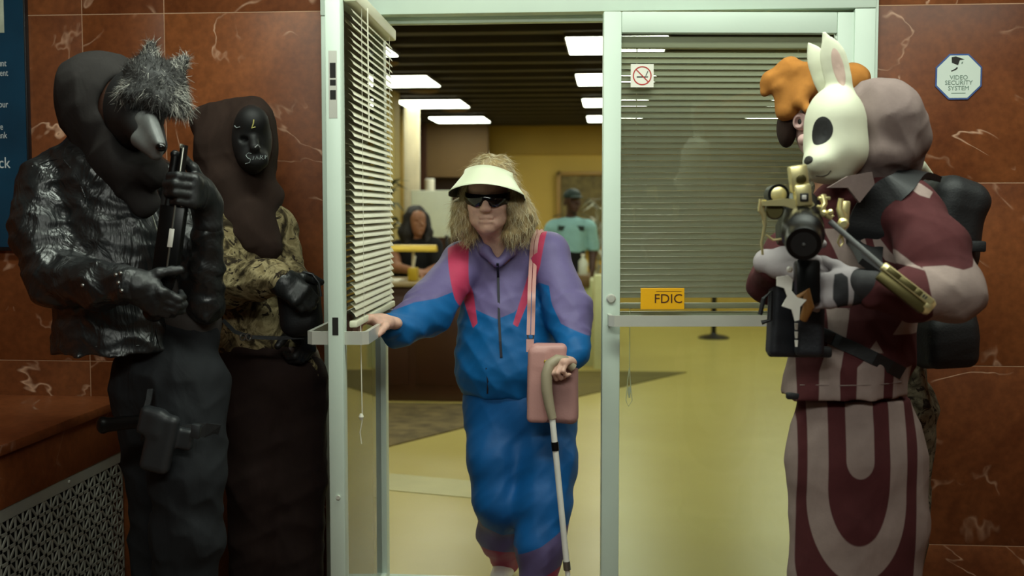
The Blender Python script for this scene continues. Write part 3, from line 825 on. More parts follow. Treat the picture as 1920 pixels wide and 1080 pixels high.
# banker lamp
yl = yd + .22; c = P(775, 522, yl); bl_ = thing('desk_lamp', (c[0], yl, zd), 'brass banker lamp with long yellow shade on the reception desk', 'lamp')
MB().box((c[0] - .035, yl - .05, zd), (c[0] + .035, yl + .05, zd + .1), .01).build('base', 'brass', bl_, True)
MB().tube([(c[0], yl, zd + .1), (c[0], yl + .01, P(775, 470, yl)[2])], .012, 12).build('stem', 'curtain', bl_, True)
za = P(775, 466, yl)[2]; xa, xb = P(730, 466, yl)[0], P(819, 466, yl)[0]
prof = []
mb = MB(); v = []; f = []; K = 14
for e, x in enumerate((xa, xb)):
    for k in range(K + 1):
        a = math.pi * k / K; v.append((x, yl - .045 * math.cos(a), za - .022 + .05 * math.sin(a)))
for k in range(K): f.append((k, k + 1, K + 2 + k, K + 1 + k))
f += [tuple(range(K + 1)), tuple(range(2 * K + 1, K, -1)), (0, K + 1, 2 * K + 1, K)]
mb.add(v, f).build('shade', 'brass', bl_, True)
# counter at the right of the woman
yc2 = 10.5; o = thing('counter', (.1, yc2, 0), 'pale fronted counter with brown top behind the tracksuit woman, below the guard', 'counter')
zc2 = P(1090, 517, yc2)[2]
MB().box((P(1000, 520, yc2)[0], yc2, 0), (P(1112, 520, yc2)[0], yc2 + .5, zc2 - .04), .005).build('body', 'pale_counter', o, True)
MB().box((P(995, 520, yc2)[0], yc2 - .04, zc2 - .1), (P(1106, 520, yc2)[0], yc2 + .55, zc2), .005).build('top', 'brown_wall', o, True)
xp = P(1114, 560, 10.35)[0]
tag(MB().box((xp, 10.25, 0), (P(1148, 560, 10.35)[0], 10.45, P(1120, 515, 10.35)[2]), .01).build('plinth', 'pale_counter', None, True), 'pale green-white plinth beside the counter, next to the door edge', 'plinth')
zz = zc2; c = P(1093, 510, yc2 + .2)
bo = thing('bottle', (c[0], yc2 + .2, zz), 'clear plastic bottle standing on the counter beside the guard', 'bottle')
MB().lathe([(.04, 0), (.042, .01), (.042, .12), (.015, .155), (.015, .17)], (c[0], yc2 + .2, zz)).build('body', 'clear_plastic', bo, True)
MB().lathe([(.018, .17), (.018, .19)], (c[0], yc2 + .2, zz)).build('cap', 'paper', bo, True)
# picture
yw = 15.5
pc = thing('picture', P(1100, 400, yw), 'large brown framed landscape picture on the yellow back wall', 'picture')
a, b = P(1044, 322, yw), P(1180, 470, yw)
mb = MB()
for lo, hi in (((a[0], b[2]), (a[0] + .05, a[2])), ((b[0] - .05, b[2]), (b[0], a[2])), ((a[0], a[2] - .05), (b[0], a[2])), ((a[0], b[2]), (b[0], b[2] + .05))):
    mb.box((lo[0], yw - .03, lo[1]), (hi[0], yw + .06, hi[1]), .006)
mb.build('frame', 'picture_frame', pc, True); MB().box((a[0] + .03, yw, b[2] + .03), (b[0] - .03, yw + .05, a[2] - .03)).build('canvas', 'picture_canvas', pc)
# whiteboard / lit window panel behind the clerk, curtains
wbx = thing('display_board', P(806, 440, 11.6), 'pale green-white display board standing behind the dark-haired clerk', 'board')
MB().box((P(771, 400, 11.6)[0], 11.6, P(800, 445, 11.6)[2]), (P(846, 400, 11.6)[0], 11.64, P(800, 357, 11.6)[2]), .005).build('panel', 'whiteboard', wbx, True)
for x in (778, 838): MB().box((P(x, 400, 11.6)[0] - .02, 11.58, 0), (P(x, 400, 11.6)[0] + .02, 11.66, P(800, 445, 11.6)[2] + .02), .003).build('leg', 'black_metal', wbx, True)
for nm, xa, xb, yy, mt, lb in (('curtain', 757, 787, 12.2, 'curtain', 'long pale curtain hanging left of the brown partition'), ('curtain', 738, 757, 12.6, 'yellow_wall', 'ochre curtain hanging beside the pale curtain in the hall')):
    X0, X1 = P(xa, 300, yy)[0], P(xb, 300, yy)[0]; n = 28; v = []; f = []
    for k in range(n + 1):
        x = X0 + (X1 - X0) * k / n
        for z in (.02, ZC - .06):
            for t in (0, .012): v.append((x, yy + .025 * math.sin(k * 1.35) + t, z))
    for k in range(n):
        b = 4 * k; e = b + 4; f += [(b, e, e + 2, b + 2), (b + 1, b + 3, e + 3, e + 1), (b + 2, e + 2, e + 3, b + 3), (b, b + 1, e + 1, e)]
    f += [(0, 2, 3, 1), (4 * n, 4 * n + 1, 4 * n + 3, 4 * n + 2)]
    tag(mesh_obj(nm, v, f, mt, None, True), lb, 'curtain')
win_c = P(806, 352, 14.4)  # small bright window, built as a pale drum on a pole
ws = thing('small_window', win_c, 'small bright window under the brown partition, shaped as a white drum on a pole', 'lamp')
MB().lathe([(.06, -.1), (.06, .1), (.05, .11)], win_c).build('shade', 'paper', ws, True); MB().cyl(win_c - V(0, 0, win_c[2]), win_c - V(0, 0, .1), .02).build('pole', 'black_metal', ws)
# leaning potted plants
def leafy(name, label, base, h, n, mat, spread, seed, pot=True):
    r = random.Random(seed); t = thing(name, base, label, 'plant')
    if pot: MB().lathe([(.09, 0), (.13, .02), (.15, .26), (.14, .27)], base).build('pot', 'desk_wood', t, True)
    b0 = np.array(base) + V(0, 0, .26 if pot else 0)
    for k in range(3): MB().tube([b0, b0 + V(r.uniform(-.05, .05), 0, h * .5), b0 + V(r.uniform(-.1, .1), 0, h * .9)], [.014, .01, .005], 6).build('stem', mat, t, True)
    for k in range(n):
        a = r.uniform(0, 6.28); z = h * (.3 + .7 * r.random()); L = spread * r.uniform(.6, 1.1); d = V(math.cos(a), math.sin(a), r.uniform(-.2, .6)); p = b0 + V(0, 0, z)
        pts = [p, p + d * L * .5 + V(0, 0, .03), p + d * L + V(0, 0, -.08 * r.random())]
        MB().band(pts, V(0, 0, 1) + d * .1, [.012, .05, .004], .002).build('leaf', mat, t)
    return t
b = P(730, 430, 10.2); leafy('potted_plant', 'dark leafy plant half hidden by the cream blind', (b[0], 10.2, 0), P(728, 345, 10.2)[2] - .26, 34, 'plant_dark', .17, 4)
b = P(1122, 430, 12.2); leafy('potted_plant', 'silvery leafy plant beside the guard, next to the door edge', (b[0], 12.2, 0), P(1118, 372, 12.2)[2] - .26, 40, 'silver_leaf', .26, 9)
# rope stanchion whose foot shows below the door bar
b = PG(1338, 634); st = thing('stanchion', (b[0], b[1], 0), 'dark rope-barrier post with round foot seen below the door bar', 'post')
MB().lathe([(.17, 0), (.17, .012), (.12, .03), (.04, .045), (.03, .06)], (b[0], b[1], 0), seg=32).build('foot', 'black_metal', st, True)
MB().cyl((b[0], b[1], .05), (b[0], b[1], .95), .028, 16).build('pole', 'black_metal', st, True)
MB().lathe([(.03, .95), (.045, .96), (.045, .99), (.02, 1.0)], (b[0], b[1], 0)).build('cap', 'black_metal', st, True)
# light fitting of the vestibule ceiling, and an added housing for the front fill
for nm, (x, y, sx, sy), lb in (('ceiling_lamp', (.10, 2.95, 3.4, .3), 'long ceiling lamp above the entrance doors'), ('ceiling_lamp', (-.2, .5, 2.2, .5), 'added housing of the unseen front fill lamp in the vestibule')):
    t = thing(nm, (x, y, 2.9), lb, 'lamp'); MB().box((x - sx / 2 - .03, y - sy / 2 - .03, 2.88), (x + sx / 2 + .03, y + sy / 2 + .03, 2.92), .004).build('housing', 'aluminium', t, True)
# ------------------------------------------------------------------ materials of people and things
def skin(name, c, rough=.5):
    nb = NB(name); co = nb.coords()
    f = nb.noise(co, 28, 5, .6); cur = nb.ramp(f, [(.3, tuple(x * .82 for x in c[:3]) + (1,)), (.7, tuple(min(1, x * 1.12) for x in c[:3]) + (1,))])
    nb.color(cur); nb.set(rough, 0, .35); nb.b.inputs['Subsurface Weight'].default_value = .08
    nb.bump(nb.noise(co, 120, 3), .15, .003); return nb.m
skin('pale_skin', C(212, 170, 152)); skin('tan_skin', C(150, 104, 78)); skin('dark_skin', C(70, 46, 36))
cloth('track_jacket', C(108, 97, 144), [('blue', C(0, 96, 160)), ('pink', C(188, 56, 92))], .6, 300, .14, .1, .4)
cloth('track_trousers', C(0, 84, 148), [('purple', C(88, 76, 116)), ('red', C(146, 50, 74))], .6, 300, .12, .1, .4)
plain('zip', C(22, 22, 40), .5); plain('collar_purple', C(84, 74, 122), .7); plain('visor', C(226, 232, 204), .5, var=.02); plain('visor_under', C(38, 40, 20), .7)
plain('lens_black', C(8, 7, 9), .12, 0, .6); plain('eye_black', C(14, 12, 12), .6, 0, .3); plain('sock', C(214, 196, 190), .8); plain('shoe_white', C(214, 206, 200), .5)
plain('hair_blond', C(162, 140, 98), .5, var=.35, vscale=25, bump=.5, bscale=90); plain('hair_light', C(206, 194, 158), .45, var=.2)
plain('hair_black', C(18, 12, 10), .65, var=.3, vscale=20, bump=.4, bscale=80)
plain('bag_pink', C(196, 146, 140), .45, var=.06, bump=.15, bscale=150); plain('bag_mauve', C(164, 122, 118), .5, var=.08, bump=.15, bscale=150)
plain('cane_grip', C(160, 148, 124), .5, var=.08); plain('chrome', C(232, 230, 222), .22, 0, .8); plain('steel', C(150, 150, 146), .3, .9)
leather('black_leather', C(26, 28, 29)); leather('glove_leather', C(22, 24, 25), .42, .3)
cloth('charcoal_hood', C(42, 39, 38), (), .9, 180, .35); cloth('grey_hoodie', C(66, 62, 60), (), .9, 180, .3); cloth('black_trousers', C(28, 30, 33), (), .85, 200, .6)
plain('fur_dark', C(34, 33, 32), .6, var=.4, vscale=20); plain('fur_mid', C(88, 87, 84), .6, var=.3, vscale=20); plain('fur_light', C(186, 184, 174), .6, var=.2, vscale=20)
plain('mask_black', C(17, 17, 18), .65); plain('snout_grey', C(96, 98, 97), .45, var=.15, vscale=12, bump=.15); plain('wet_black', C(8, 8, 8), .2)
plain('gun_black', C(20, 20, 20), .32, .5); plain('gun_edge', C(150, 150, 140), .3, .8); plain('holster', C(36, 39, 42), .5, var=.15, bump=.1)
plain('red_tee', C(98, 46, 30), .8)
cloth('brown_hood', C(48, 34, 28), (), .9, 180, .35); camo('camo', [C(50, 42, 28), C(104, 92, 64), C(164, 150, 112), C(128, 114, 80), C(44, 35, 26)])
camo('camo_grey', [C(60, 54, 42), C(92, 86, 70), C(124, 118, 98), C(104, 98, 80), C(48, 42, 36)], 14)
cloth('brown_trousers', C(40, 27, 24), (), .9, 200, .5); plain('mark_pale', C(150, 160, 160), .6); plain('mark_yellow', C(196, 188, 110), .6)
plain('nylon_black', C(20, 22, 25), .6, var=.15, bump=.2, bscale=160); plain('nylon_navy', C(26, 29, 36), .55, var=.15, bump=.2, bscale=140)
cloth('tabard', C(76, 36, 38), [('mauve', C(144, 127, 121))], .9, 200, .35, .14); cloth('mauve_hood', C(126, 110, 106), (), .95, 200, .3, .12)
plain('rabbit_white', C(208, 210, 186), .6, var=.03, bump=.06); plain('ear_pink', C(196, 168, 156), .7, var=.06)
plain('glove_grey', C(156, 148, 150), .7, var=.1, bump=.2); plain('glove_black', C(34, 33, 36), .7, var=.1, bump=.2); cloth('glove_two', C(150, 143, 145), [('dark', C(36, 35, 38))], .75, 220, .2, .1)
plain('gold', C(236, 224, 164), .3, .7, var=.06); plain('gold_dark', C(96, 88, 50), .4, .6); plain('wood', C(120, 80, 36), .5, var=.2, vscale=15)
plain('white_enamel', C(226, 224, 214), .35); cloth('orange_plush', C(164, 108, 48), (), .95, 120, .3, .2); plain('pink_mask', C(190, 156, 150), .6)
cloth('guard_shirt', C(136, 180, 180), (), .8, 200, .3, .1); plain('shirt_dark', C(24, 44, 40), .7); cloth('black_cloth', C(20, 19, 20), (), .85, 200, .3)

def rx(pts): return [P(*p) for p in pts]

# ================================================================== woman in tracksuit
YW = 4.17
wm = thing('person', (*P(970, 1000, 4.15)[:2], 0), 'elderly woman in purple and blue tracksuit walking out through the doorway with a cane', 'person')
B = SDF()
hc = P(916, 372, 4.06)
def hl(x, f, z):   # head frame: x image right, f forward (to camera, tipped down a little), z up
    a = math.radians(8); return hc + V(x, -(f * math.cos(a) + z * math.sin(a)), z * math.cos(a) - f * math.sin(a))
sc = 1.0
B.ell(hl(0, -.01, .03), (.074, .092, .088)); B.ell(hl(0, .022, -.04), (.058, .066, .074), None, .03)
B.ell(hl(0, .058, -.094), (.026, .026, .02), None, .03)
for s_ in (-1, 1):
    B.ell(hl(s_ * .043, .056, -.022), (.024, .024, .022), None, .02)
    B.ell(hl(s_ * .044, .03, -.066), (.017, .033, .022), None, .03)
    B.ell(hl(s_ * .03, .078, .012), (.02, .014, .012), None, .012, '-'); B.ell(hl(s_ * .03, .068, .011), .0125, None, .004)
    B.ell(hl(s_ * .074, -.005, -.01), (.012, .022, .034), None, .008)
    B.ell(hl(s_ * .0125, .098, -.024), (.0085, .011, .008), None, .007)
    B.cap(hl(s_ * .017, .094, -.03), hl(s_ * .03, .079, -.066), .0028, .0022, .008, None, '-')
    B.ell(hl(s_ * .0055, .105, -.031), (.0028, .004, .003), None, .003, '-')
    B.ell(hl(s_ * .033, .070, -.075), (.006, .009, .010), None, .014)
B.cap(hl(0, .083, .014), hl(0, .108, -.018), .009, .0125, .016)
B.cap(hl(-.02, .086, -.0555), hl(.02, .086, -.0555), .0055, None, .008); B.cap(hl(-.018, .085, -.068), hl(.018, .085, -.068), .006, None, .008)
B.chain([hl(-.026, .085, -.0635), hl(0, .0945, -.061), hl(.026, .085, -.0635)], [.0022, .0028, .0022], .004, None, '-')
B.cap(hl(0, .0, -.075), P(938, 475, 4.19), .043, .043, .03)
for s_ in (-1, 1): B.cap(hl(s_ * .03, .02, -.1), P(934 + 10 * s_, 470, 4.13), .010, .009, .02)
# hidden body under the clothes, arms, hands
B.chain(rx([(940, 500, 4.22), (948, 620, 4.22), (960, 740, 4.22)]), [.11, .10, .12], .05)
B.cap(P(880, 478, 4.18), P(1020, 465, 4.21), .05, .05, .05)
B.chain(rx([(862, 495, 4.15), (805, 582, 3.98), (740, 612, 3.71)]), [.045, .04, .028], .02)
B.chain(rx([(1030, 480, 4.2), (1074, 590, 4.12), (1078, 668, 3.98)]), [.045, .04, .028], .02)
B.chain(rx([(925, 770, 4.2), (935, 930, 4.10), (945, 1046, 4.36)]), [.07, .055, .035], .03)
B.chain(rx([(1020, 780, 4.2), (1020, 935, 4.05), (1012, 1085, 4.0)]), [.07, .055, .035], .03)
B.cap(P(960, 745, 4.21), P(1000, 760, 4.21), .12, .12, .05)
# hand on the bar (her right), thumb side up
hand(B, P(729, 604, 3.65), P(692, 598, 3.60) - P(729, 604, 3.65), V(-.15, -.25, -1), V(0, -1, 0), (34, 62, 45), 1.0, 1.05)
# hand on the cane (her left): back of the hand to us, fingers over the handle
hand(B, P(1076, 676, 3.98), V(-.5, -.75, .05), V(-.05, -.1, -1), V(-1, 0, 0), (58, 78, 50), .95, 1.02)
B.mesh('body', 'pale_skin', wm, .0042)

J = SDF(); _jf = folds(.006, 75, [(.6, 0, .8), (.2, .2, 1), (1, 0, -.4)], 5); _zn = P(930, 520, 4.1)[2]
J.fold = lambda p: _jf(p) * np.clip((_zn + .02 - p[..., 2]) / .06, 0, 1)
J.chain(rx([(940, 512, 4.22), (948, 620, 4.2), (953, 685, 4.19)]), [.145, .165, .185], .05, ((0, 1, 0), .78))
J.cap(P(953, 690, 4.19), P(956, 722, 4.2), .188, .165, .05, ((0, 1, 0), .78))
J.chain(rx([(866, 488, 4.17), (925, 462, 4.2), (1030, 470, 4.2)]), [.066, .06, .068], .05)
J.chain(rx([(866, 498, 4.15), (803, 580, 3.98), (746, 620, 3.76)]), [.075, .086, .058], .035)
J.cap(P(746, 620, 3.76), P(734, 612, 3.70), .054, .043, .02)
J.chain(rx([(1028, 485, 4.19), (1066, 585, 4.11), (1078, 655, 4.0)]), [.074, .083, .055], .035)
J.cap(P(1078, 650, 4.0), P(1079, 668, 3.975), .054, .046, .02)
J.chain(rx([(892, 455, 4.17), (903, 448, 4.23), (935, 440, 4.27), (968, 446, 4.23), (972, 452, 4.16)]), [.026, .024, .024, .024, .026], .02)
J.chain(rx([(925, 405, 4.06), (932, 455, 4.09), (933, 486, 4.06)]), [.052, .038, .010], .01, None, '-')
J.cap(P(925, 430, 4.15), P(930, 460, 4.17), .046, .042, .01, None, '-')
J.half(P(956, 741, 4.2), (0, 0, -1), .02)
J.chain(rx([(894, 446, 4.16), (910, 470, 4.10), (930, 494, 4.075)]), [.022, .020, .014], .012); J.chain(rx([(974, 446, 4.16), (958, 470, 4.10), (936, 494, 4.075)]), [.022, .020, .014], .012)
bl_pts = xz([(600, 560), (757, 572), (800, 556), (833, 552), (858, 543), (885, 578), (934, 597), (966, 584), (1000, 540), (1010, 530), (1030, 535), (1036, 568), (1054, 602), (1113, 627), (1200, 640)], 4.1)
bx_, bz_ = np.array(bl_pts).T
pk = [inpoly(xz([(836, 466), (876, 446), (881, 530), (895, 606), (886, 616), (860, 555)], 4.08)), inpoly(xz([(1002, 425), (1024, 430), (1012, 500), (992, 560), (972, 612), (963, 606), (978, 555), (994, 500)], 4.1))]
J.mesh('jacket', 'track_jacket', wm, .0055, {'blue': lambda v: np.interp(v[:, 0], bx_, bz_) - v[:, 2],
    'pink': lambda v: np.maximum(pk[0](v), pk[1](v)) - np.maximum(0, v[:, 1] - 4.2) * 1.0})
zp = [J.hit(x, y, 4.05, .003) for x, y in ((933, 494), (934, 520), (935, 560), (936, 600), (938, 640), (940, 670))]
MB().band(zp, (0, -1, 0), .0085, .004).build('zip', 'zip', wm)
zp = [J.hit(x, y, 4.05) for x, y in ((912, 690), (915, 715), (914, 738))]; MB().band(zp, (0, -1, 0), .006, .003).build('drawcord', 'zip', wm)
T = SDF(); T.fold = folds(.005, 60, [(1, .3, .25), (.8, .2, -.3)], 8)
T.cap(P(957, 742, 4.2), P(980, 765, 4.2), .165, .185, .05, ((0, 1, 0), .78))
T.chain(rx([(922, 775, 4.2), (930, 860, 4.13), (937, 940, 4.10), (938, 1000, 4.22), (948, 1050, 4.34)]), [.102, .096, .085, .075, .055], .055)
T.chain(rx([(1028, 780, 4.2), (1027, 870, 4.11), (1019, 945, 4.06), (1013, 1020, 4.02), (1010, 1078, 4.01)]), [.102, .098, .09, .08, .068], .055)
T.half(P(960, 730, 4.2), (0, 0, 1), .02)
pl = np.array(xz([(800, 930), (890, 950), (905, 985), (940, 1003), (975, 1012), (976, 1022), (1020, 1003), (1062, 976), (1150, 950)], 4.08)).T
rd_ = np.array(xz([(800, 1040), (900, 1040), (955, 1048), (975, 1062), (976, 1085), (1010, 1066), (1052, 1048), (1150, 1040)], 4.08)).T
T.mesh('trousers', 'track_trousers', wm, .0055, {'purple': lambda v: np.interp(v[:, 0], pl[0], pl[1]) - v[:, 2], 'red': lambda v: np.interp(v[:, 0], rd_[0], rd_[1]) - v[:, 2]})
for (fx, fy), lb in (((*P(948, 1062, 4.36)[:2],), 'a'), ((*P(1010, 1085, 3.99)[:2],), 'b')):
    S_ = SDF(); S_.cap((fx, fy + .05, .05), (fx - .01, fy - .13, .04), .045, .038, .03, ((0, 0, 1), .9)); S_.cap((fx, fy + .03, .06), (fx, fy + .0, .11), .045, .042, .02); S_.half((0, 0, .004), (0, 0, -1), .004)
    S_.mesh('shoe', 'shoe_white', wm, .006)
# visor: tall band flaring into a wide brim (front part of a lathe), brim lifted at the front
def visor(off, mat, name):
    v = []; f = []; N = 48
    prof = [(0, .078), (.25, .064), (.5, .048), (.75, .028), (.9, .014), (1, .004)]
    for k in range(N + 1):
        a = math.radians(-100 + 200 * k / N); ca = max(0, math.cos(a)) ** .5; sa = math.sin(a)
        for t, z in prof:
            r0 = (.084 - off, .094 - off); fl = t ** 1.5
            xx = sa * (r0[0] + .078 * fl * (.35 + .65 * ca)); yy = math.cos(a) * r0[1] + fl * .098 * ca ** 1.3
            zz = z - (.040 * t + .020 * (1 - t)) * sa * sa + (.008 if abs(sa) < .9 else 0) * t
            v.append(hc + V(xx + .002, -(yy - .006), zz + .034 - sa * .006))
    m = len(prof)
    for k in range(N):
        for j in range(m - 1): f.append((k * m + j, (k + 1) * m + j, (k + 1) * m + j + 1, k * m + j + 1))
    o = mesh_obj(name, v, f, mat, wm, True); md = o.modifiers.new('s', 'SOLIDIFY'); md.thickness = .0016; md.offset = 0
    return o
visor(0, 'visor', 'visor'); visor(.0026, 'visor_under', 'visor_lining')
# sunglasses: wrap-around
v = []; f = []; N = 30
for k in range(N + 1):
    a = math.radians(-80 + 160 * k / N)
    top = .026; bot = -.012 + .009 * math.exp(-(math.sin(a) * .079 / .010) ** 2) - .006 * math.exp(-((abs(math.sin(a)) * .079 - .034) / .018) ** 2) + .02 * max(0, abs(math.degrees(a)) - 55) / 25
    for z in (top, (top + bot) / 2, bot): v.append(hl(math.sin(a) * .079, math.cos(a) * .095 + .004, z))
for k in range(N):
    for j in range(2): f.append((k * 3 + j, k * 3 + 3 + j, k * 3 + 4 + j, k * 3 + 1 + j))
o = mesh_obj('sunglasses', v, f, 'lens_black', wm, True); md = o.modifiers.new('s', 'SOLIDIFY'); md.thickness = .003
# hair: volume with waves, then loose strands
H = SDF(); H.fold = folds(.011, 95, [(1, .2, .35), (.8, 0, -.5)], 12)
H.ell(hl(.012, -.035, .066), (.086, .088, .090), None, .03)
H.chain([hl(-.07, -.01, .02), hl(-.088, .0, -.05), hl(-.090, .005, -.095), hl(-.066, .005, -.135)], [.036, .038, .038, .026], .04)
H.chain([hl(.074, -.01, .03), hl(.098, -.0, -.03), hl(.118, .0, -.075), hl(.100, .0, -.115), hl(.068, .01, -.135)], [.04, .042, .044, .038, .026], .04)
H.chain([hl(-.06, -.07, -.04), hl(0, -.09, -.09), hl(.06, -.07, -.05)], [.06, .05, .06], .04)
H.ell(hl(0, .06, -.03), (.066, .085, .105), None, .02, '-')
H.cap(hl(0, .03, -.10), hl(.0, .05, -.2), .05, .05, .02, None, '-')
hv = H.mesh('hair', 'hair_blond', wm, .0055)
def hd(co, no, r):
    out = np.zeros_like(co); out[:, 2] = -1; out[:, 0] = np.sign(co[:, 0] - hc[0]) * .15
    top = co[:, 2] > hc[2] + .05; out[top, 0] = (co[top, 0] - hc[0]) * 12; out[top, 1] = .3; out[top, 2] = -.6
    out -= no * (out * no).sum(1, keepdims=True); out /= np.linalg.norm(out, axis=1, keepdims=True) + 1e-6
    return out + no * .10 + r.normal(size=co.shape) * .16
strands('loose_hair', 'hair_light', wm, hv, 2200, .036, .0009, hd, 3, lambda c_, n_: (n_[:, 1] < .2) & (c_[:, 2] > hc[2] - .16), wave=.008)
strands('loose_hair', 'hair_blond', wm, hv, 2600, .036, .0009, hd, 4, lambda c_, n_: (n_[:, 1] < .3), wave=.010)

# pink shoulder bag
bgo = thing('handbag', P(1037, 795, 3.97), 'pink bucket shoulder bag hanging at the tracksuit woman\'s side', 'handbag')
G = SDF(); a, b = P(1010, 690, 3.98), P(1042, 735, 3.98)
G.box(P(1036, 735, 3.965), (.088, .026, .108), None, .024, .01); G.fold = folds(.003, 40, [(1, 0, .3)], 2)
G.mesh('pouch', 'bag_mauve', bgo, .005)
G2 = SDF(); G2.box(P(1009, 722, 3.955), (.036, .030, .128), rotm(0, 1, 0), .016, .01); G2.box(P(1030, 668, 3.96), (.062, .030, .045), None, .018, .015)
G2.mesh('front_panel', 'bag_pink', bgo, .005)
tk = P(1023, 678, 3.925); MB().lathe([(.006, 0), (.006, .003), (.003, .005)], tk, (0, -1, 0), 14).build('stud', 'brass', bgo, True)
def hitJ(x, y, l=.004): return J.hit(x, y, 4.08, l)
pts = [P(994, 660, 3.95), P(994, 636, 3.955)]; MB().band(pts, (0, -1, 0), .026, .004).build('strap_tab', 'bag_pink', bgo)
rg = P(995, 631, 3.955); mb = ring(MB(), rg, .008, .0125, -.002, .002, np.eye(3), 24); mb.build('strap_ring', 'steel', bgo)
sp = [P(995, 628, 3.955), P(996, 590, 3.97), P(997, 550, 3.98), hitJ(999, 500), hitJ(1001, 465), hitJ(1004, 446), J.hit(1008, 436, 4.15, .004), J.hit(1014, 432, 4.22, .004)]
for dx in (-.0075, .0075): MB().band([p + V(dx, -.003, 0) for p in sp], (0, -1, .12), .0125, .004, 5).build('strap', 'bag_pink', bgo, True)
# cane
cn = thing('cane', P(1068, 1130, 3.90), 'chrome walking cane with beige crook handle held by the tracksuit woman', 'cane')
hp = [P(1075, 690, 3.93), P(1060, 676, 3.92), P(1045, 674, 3.91), P(1031, 683, 3.90), P(1025, 702, 3.895), P(1025, 730, 3.895), P(1030, 760, 3.895), P(1036, 785, 3.895)]
MB().tube(hp, [.015, .017, .018, .019, .0195, .019, .017, .014], 14).build('handle', 'cane_grip', cn, True)
g0, g1 = P(1035, 780, 3.895), P(1063, 1062, 3.905); gd = (g1 - g0) / np.linalg.norm(g1 - g0); tip = g0 + gd * (g0[2] / -gd[2]) * .985
MB().tube([g0, g1], .0105, 14).build('shaft', 'chrome', cn, True)
MB().tube([g1, tip], .0085, 14).build('lower_shaft', 'chrome', cn, True)
for t in (.17, .965): q = g0 + (g1 - g0) * t; MB().tube([q, q + gd * .03], .0125, 14).build('collar', 'steel' if t > .5 else 'gun_black', cn, True)
MB().tube([tip - gd * .03, tip], [.013, .015], 14).build('ferrule', 'gun_black', cn, True)
# ================================================================== wolf-masked person in leather jacket
wf = thing('person', (*P(330, 1000, 3.35)[:2], 0), 'person in black leather jacket, charcoal hood and furry wolf mask standing by the ledge', 'person')
B = SDF()   # gloved hands belong to the hidden body
B.ell(P(225, 205, 3.32), (.075, .09, .11)); B.cap(P(220, 240, 3.34), P(215, 330, 3.36), .055, .06, .03)
B.chain(rx([(215, 350, 3.40), (250, 480, 3.41), (320, 680, 3.41)]), [.07, .06, .06], .05)
B.chain(rx([(90, 345, 3.3), (100, 520, 3.22), (245, 536, 3.06)]), [.05, .045, .03], .02)
B.chain(rx([(318, 372, 3.42), (386, 565, 3.32), (390, 410, 3.25)]), [.04, .035, .026], .02)
B.chain(rx([(350, 725, 3.36), (350, 900, 3.28), (345, 1180, 3.31)]), [.06, .055, .04], .03); B.chain(rx([(280, 700, 3.4), (300, 900, 3.42), (292, 1180, 3.45)]), [.08, .06, .04], .03)
B.cap(P(345, 715, 3.36), P(290, 715, 3.42), .06, .06, .04)
B.mesh('body', 'dark_skin', wf, .008)
G = SDF(); hand(G, P(243, 532, 3.06), V(.86, -.05, -.50), V(.35, .9, -.1), V(.4, -.1, .9), ((25, 45, 30), (28, 50, 35), (32, 55, 38), (36, 58, 40)), 1.08, 1.28, (20, 25), 6)
G.cap(P(232, 528, 3.075), P(255, 536, 3.05), .046, .040, .02); G.fold = folds(.002, 150, None, 4)
G.mesh('glove', 'glove_leather', wf, .0042)
G = SDF(); hand(G, P(386, 368, 3.235), V(.02, -.98, .12), V(-1, 0, .05), V(0, 0, 1), ((40, 88, 50), (38, 88, 50), (36, 86, 50), (34, 84, 50)), 1.22, 1.18, (30, 35), 2)
G.chain(rx([(390, 420, 3.25), (388, 385, 3.245), (384, 368, 3.22)]), [.042, .042, .036], .02)
G.mesh('glove', 'glove_leather', wf, .0042)
# hood
H = SDF(); H.fold = folds(.010, 42, [(1, .3, .6), (.5, .2, -.8)], 21)
H.ell(P(192, 186, 3.36), (.140, .15, .145), rotm(0, 12, 0)); H.ell(P(215, 245, 3.34), (.118, .13, .10), None, .05)
H.chain(rx([(195, 285, 3.36), (240, 300, 3.28), (285, 320, 3.24)]), [.085, .08, .05], .05)
H.cap(P(215, 300, 3.33), P(270, 380, 3.29), .075, .05, .04)
dF = nrm(V(.78, -.60, -.12))
H.cap(P(250, 205, 3.30), P(250, 205, 3.30) + dF * .3, .098, .13, .02, None, '-'); H.ell(P(262, 262, 3.2), (.07, .07, .06), None, .03, '-')
H.mesh('hood', 'charcoal_hood', wf, .0055)
# mask
M_ = SDF(); M_.ell(P(252, 205, 3.26), (.085, .085, .115), None); M_.cap(P(262, 225, 3.20), P(290, 272, 3.10), .062, .034, .04)
M_.ell(P(258, 204, 3.165), (.018, .02, .013), None, .01, '-'); M_.ell(P(303, 203, 3.18), (.016, .02, .013), None, .01, '-')
M_.mesh('mask', 'mask_black', wf, .0045)
M_ = SDF(); M_.cap(P(274, 230, 3.145), P(296, 272, 3.06), .034, .018, .02); M_.cap(P(282, 226, 3.115), P(300, 270, 3.04), .018, .013, .015)
M_.cap(P(262, 262, 3.11), P(292, 288, 3.065), .024, .018, .02); M_.cap(P(284, 226, 3.085), P(302, 272, 3.018), .0022, .0022, .003, None, '-')
M_.mesh('snout', 'snout_grey', wf, .0035)
M_ = SDF(); M_.ell(P(302, 276, 3.035), (.015, .014, .012)); M_.mesh('nose', 'wet_black', wf, .003)
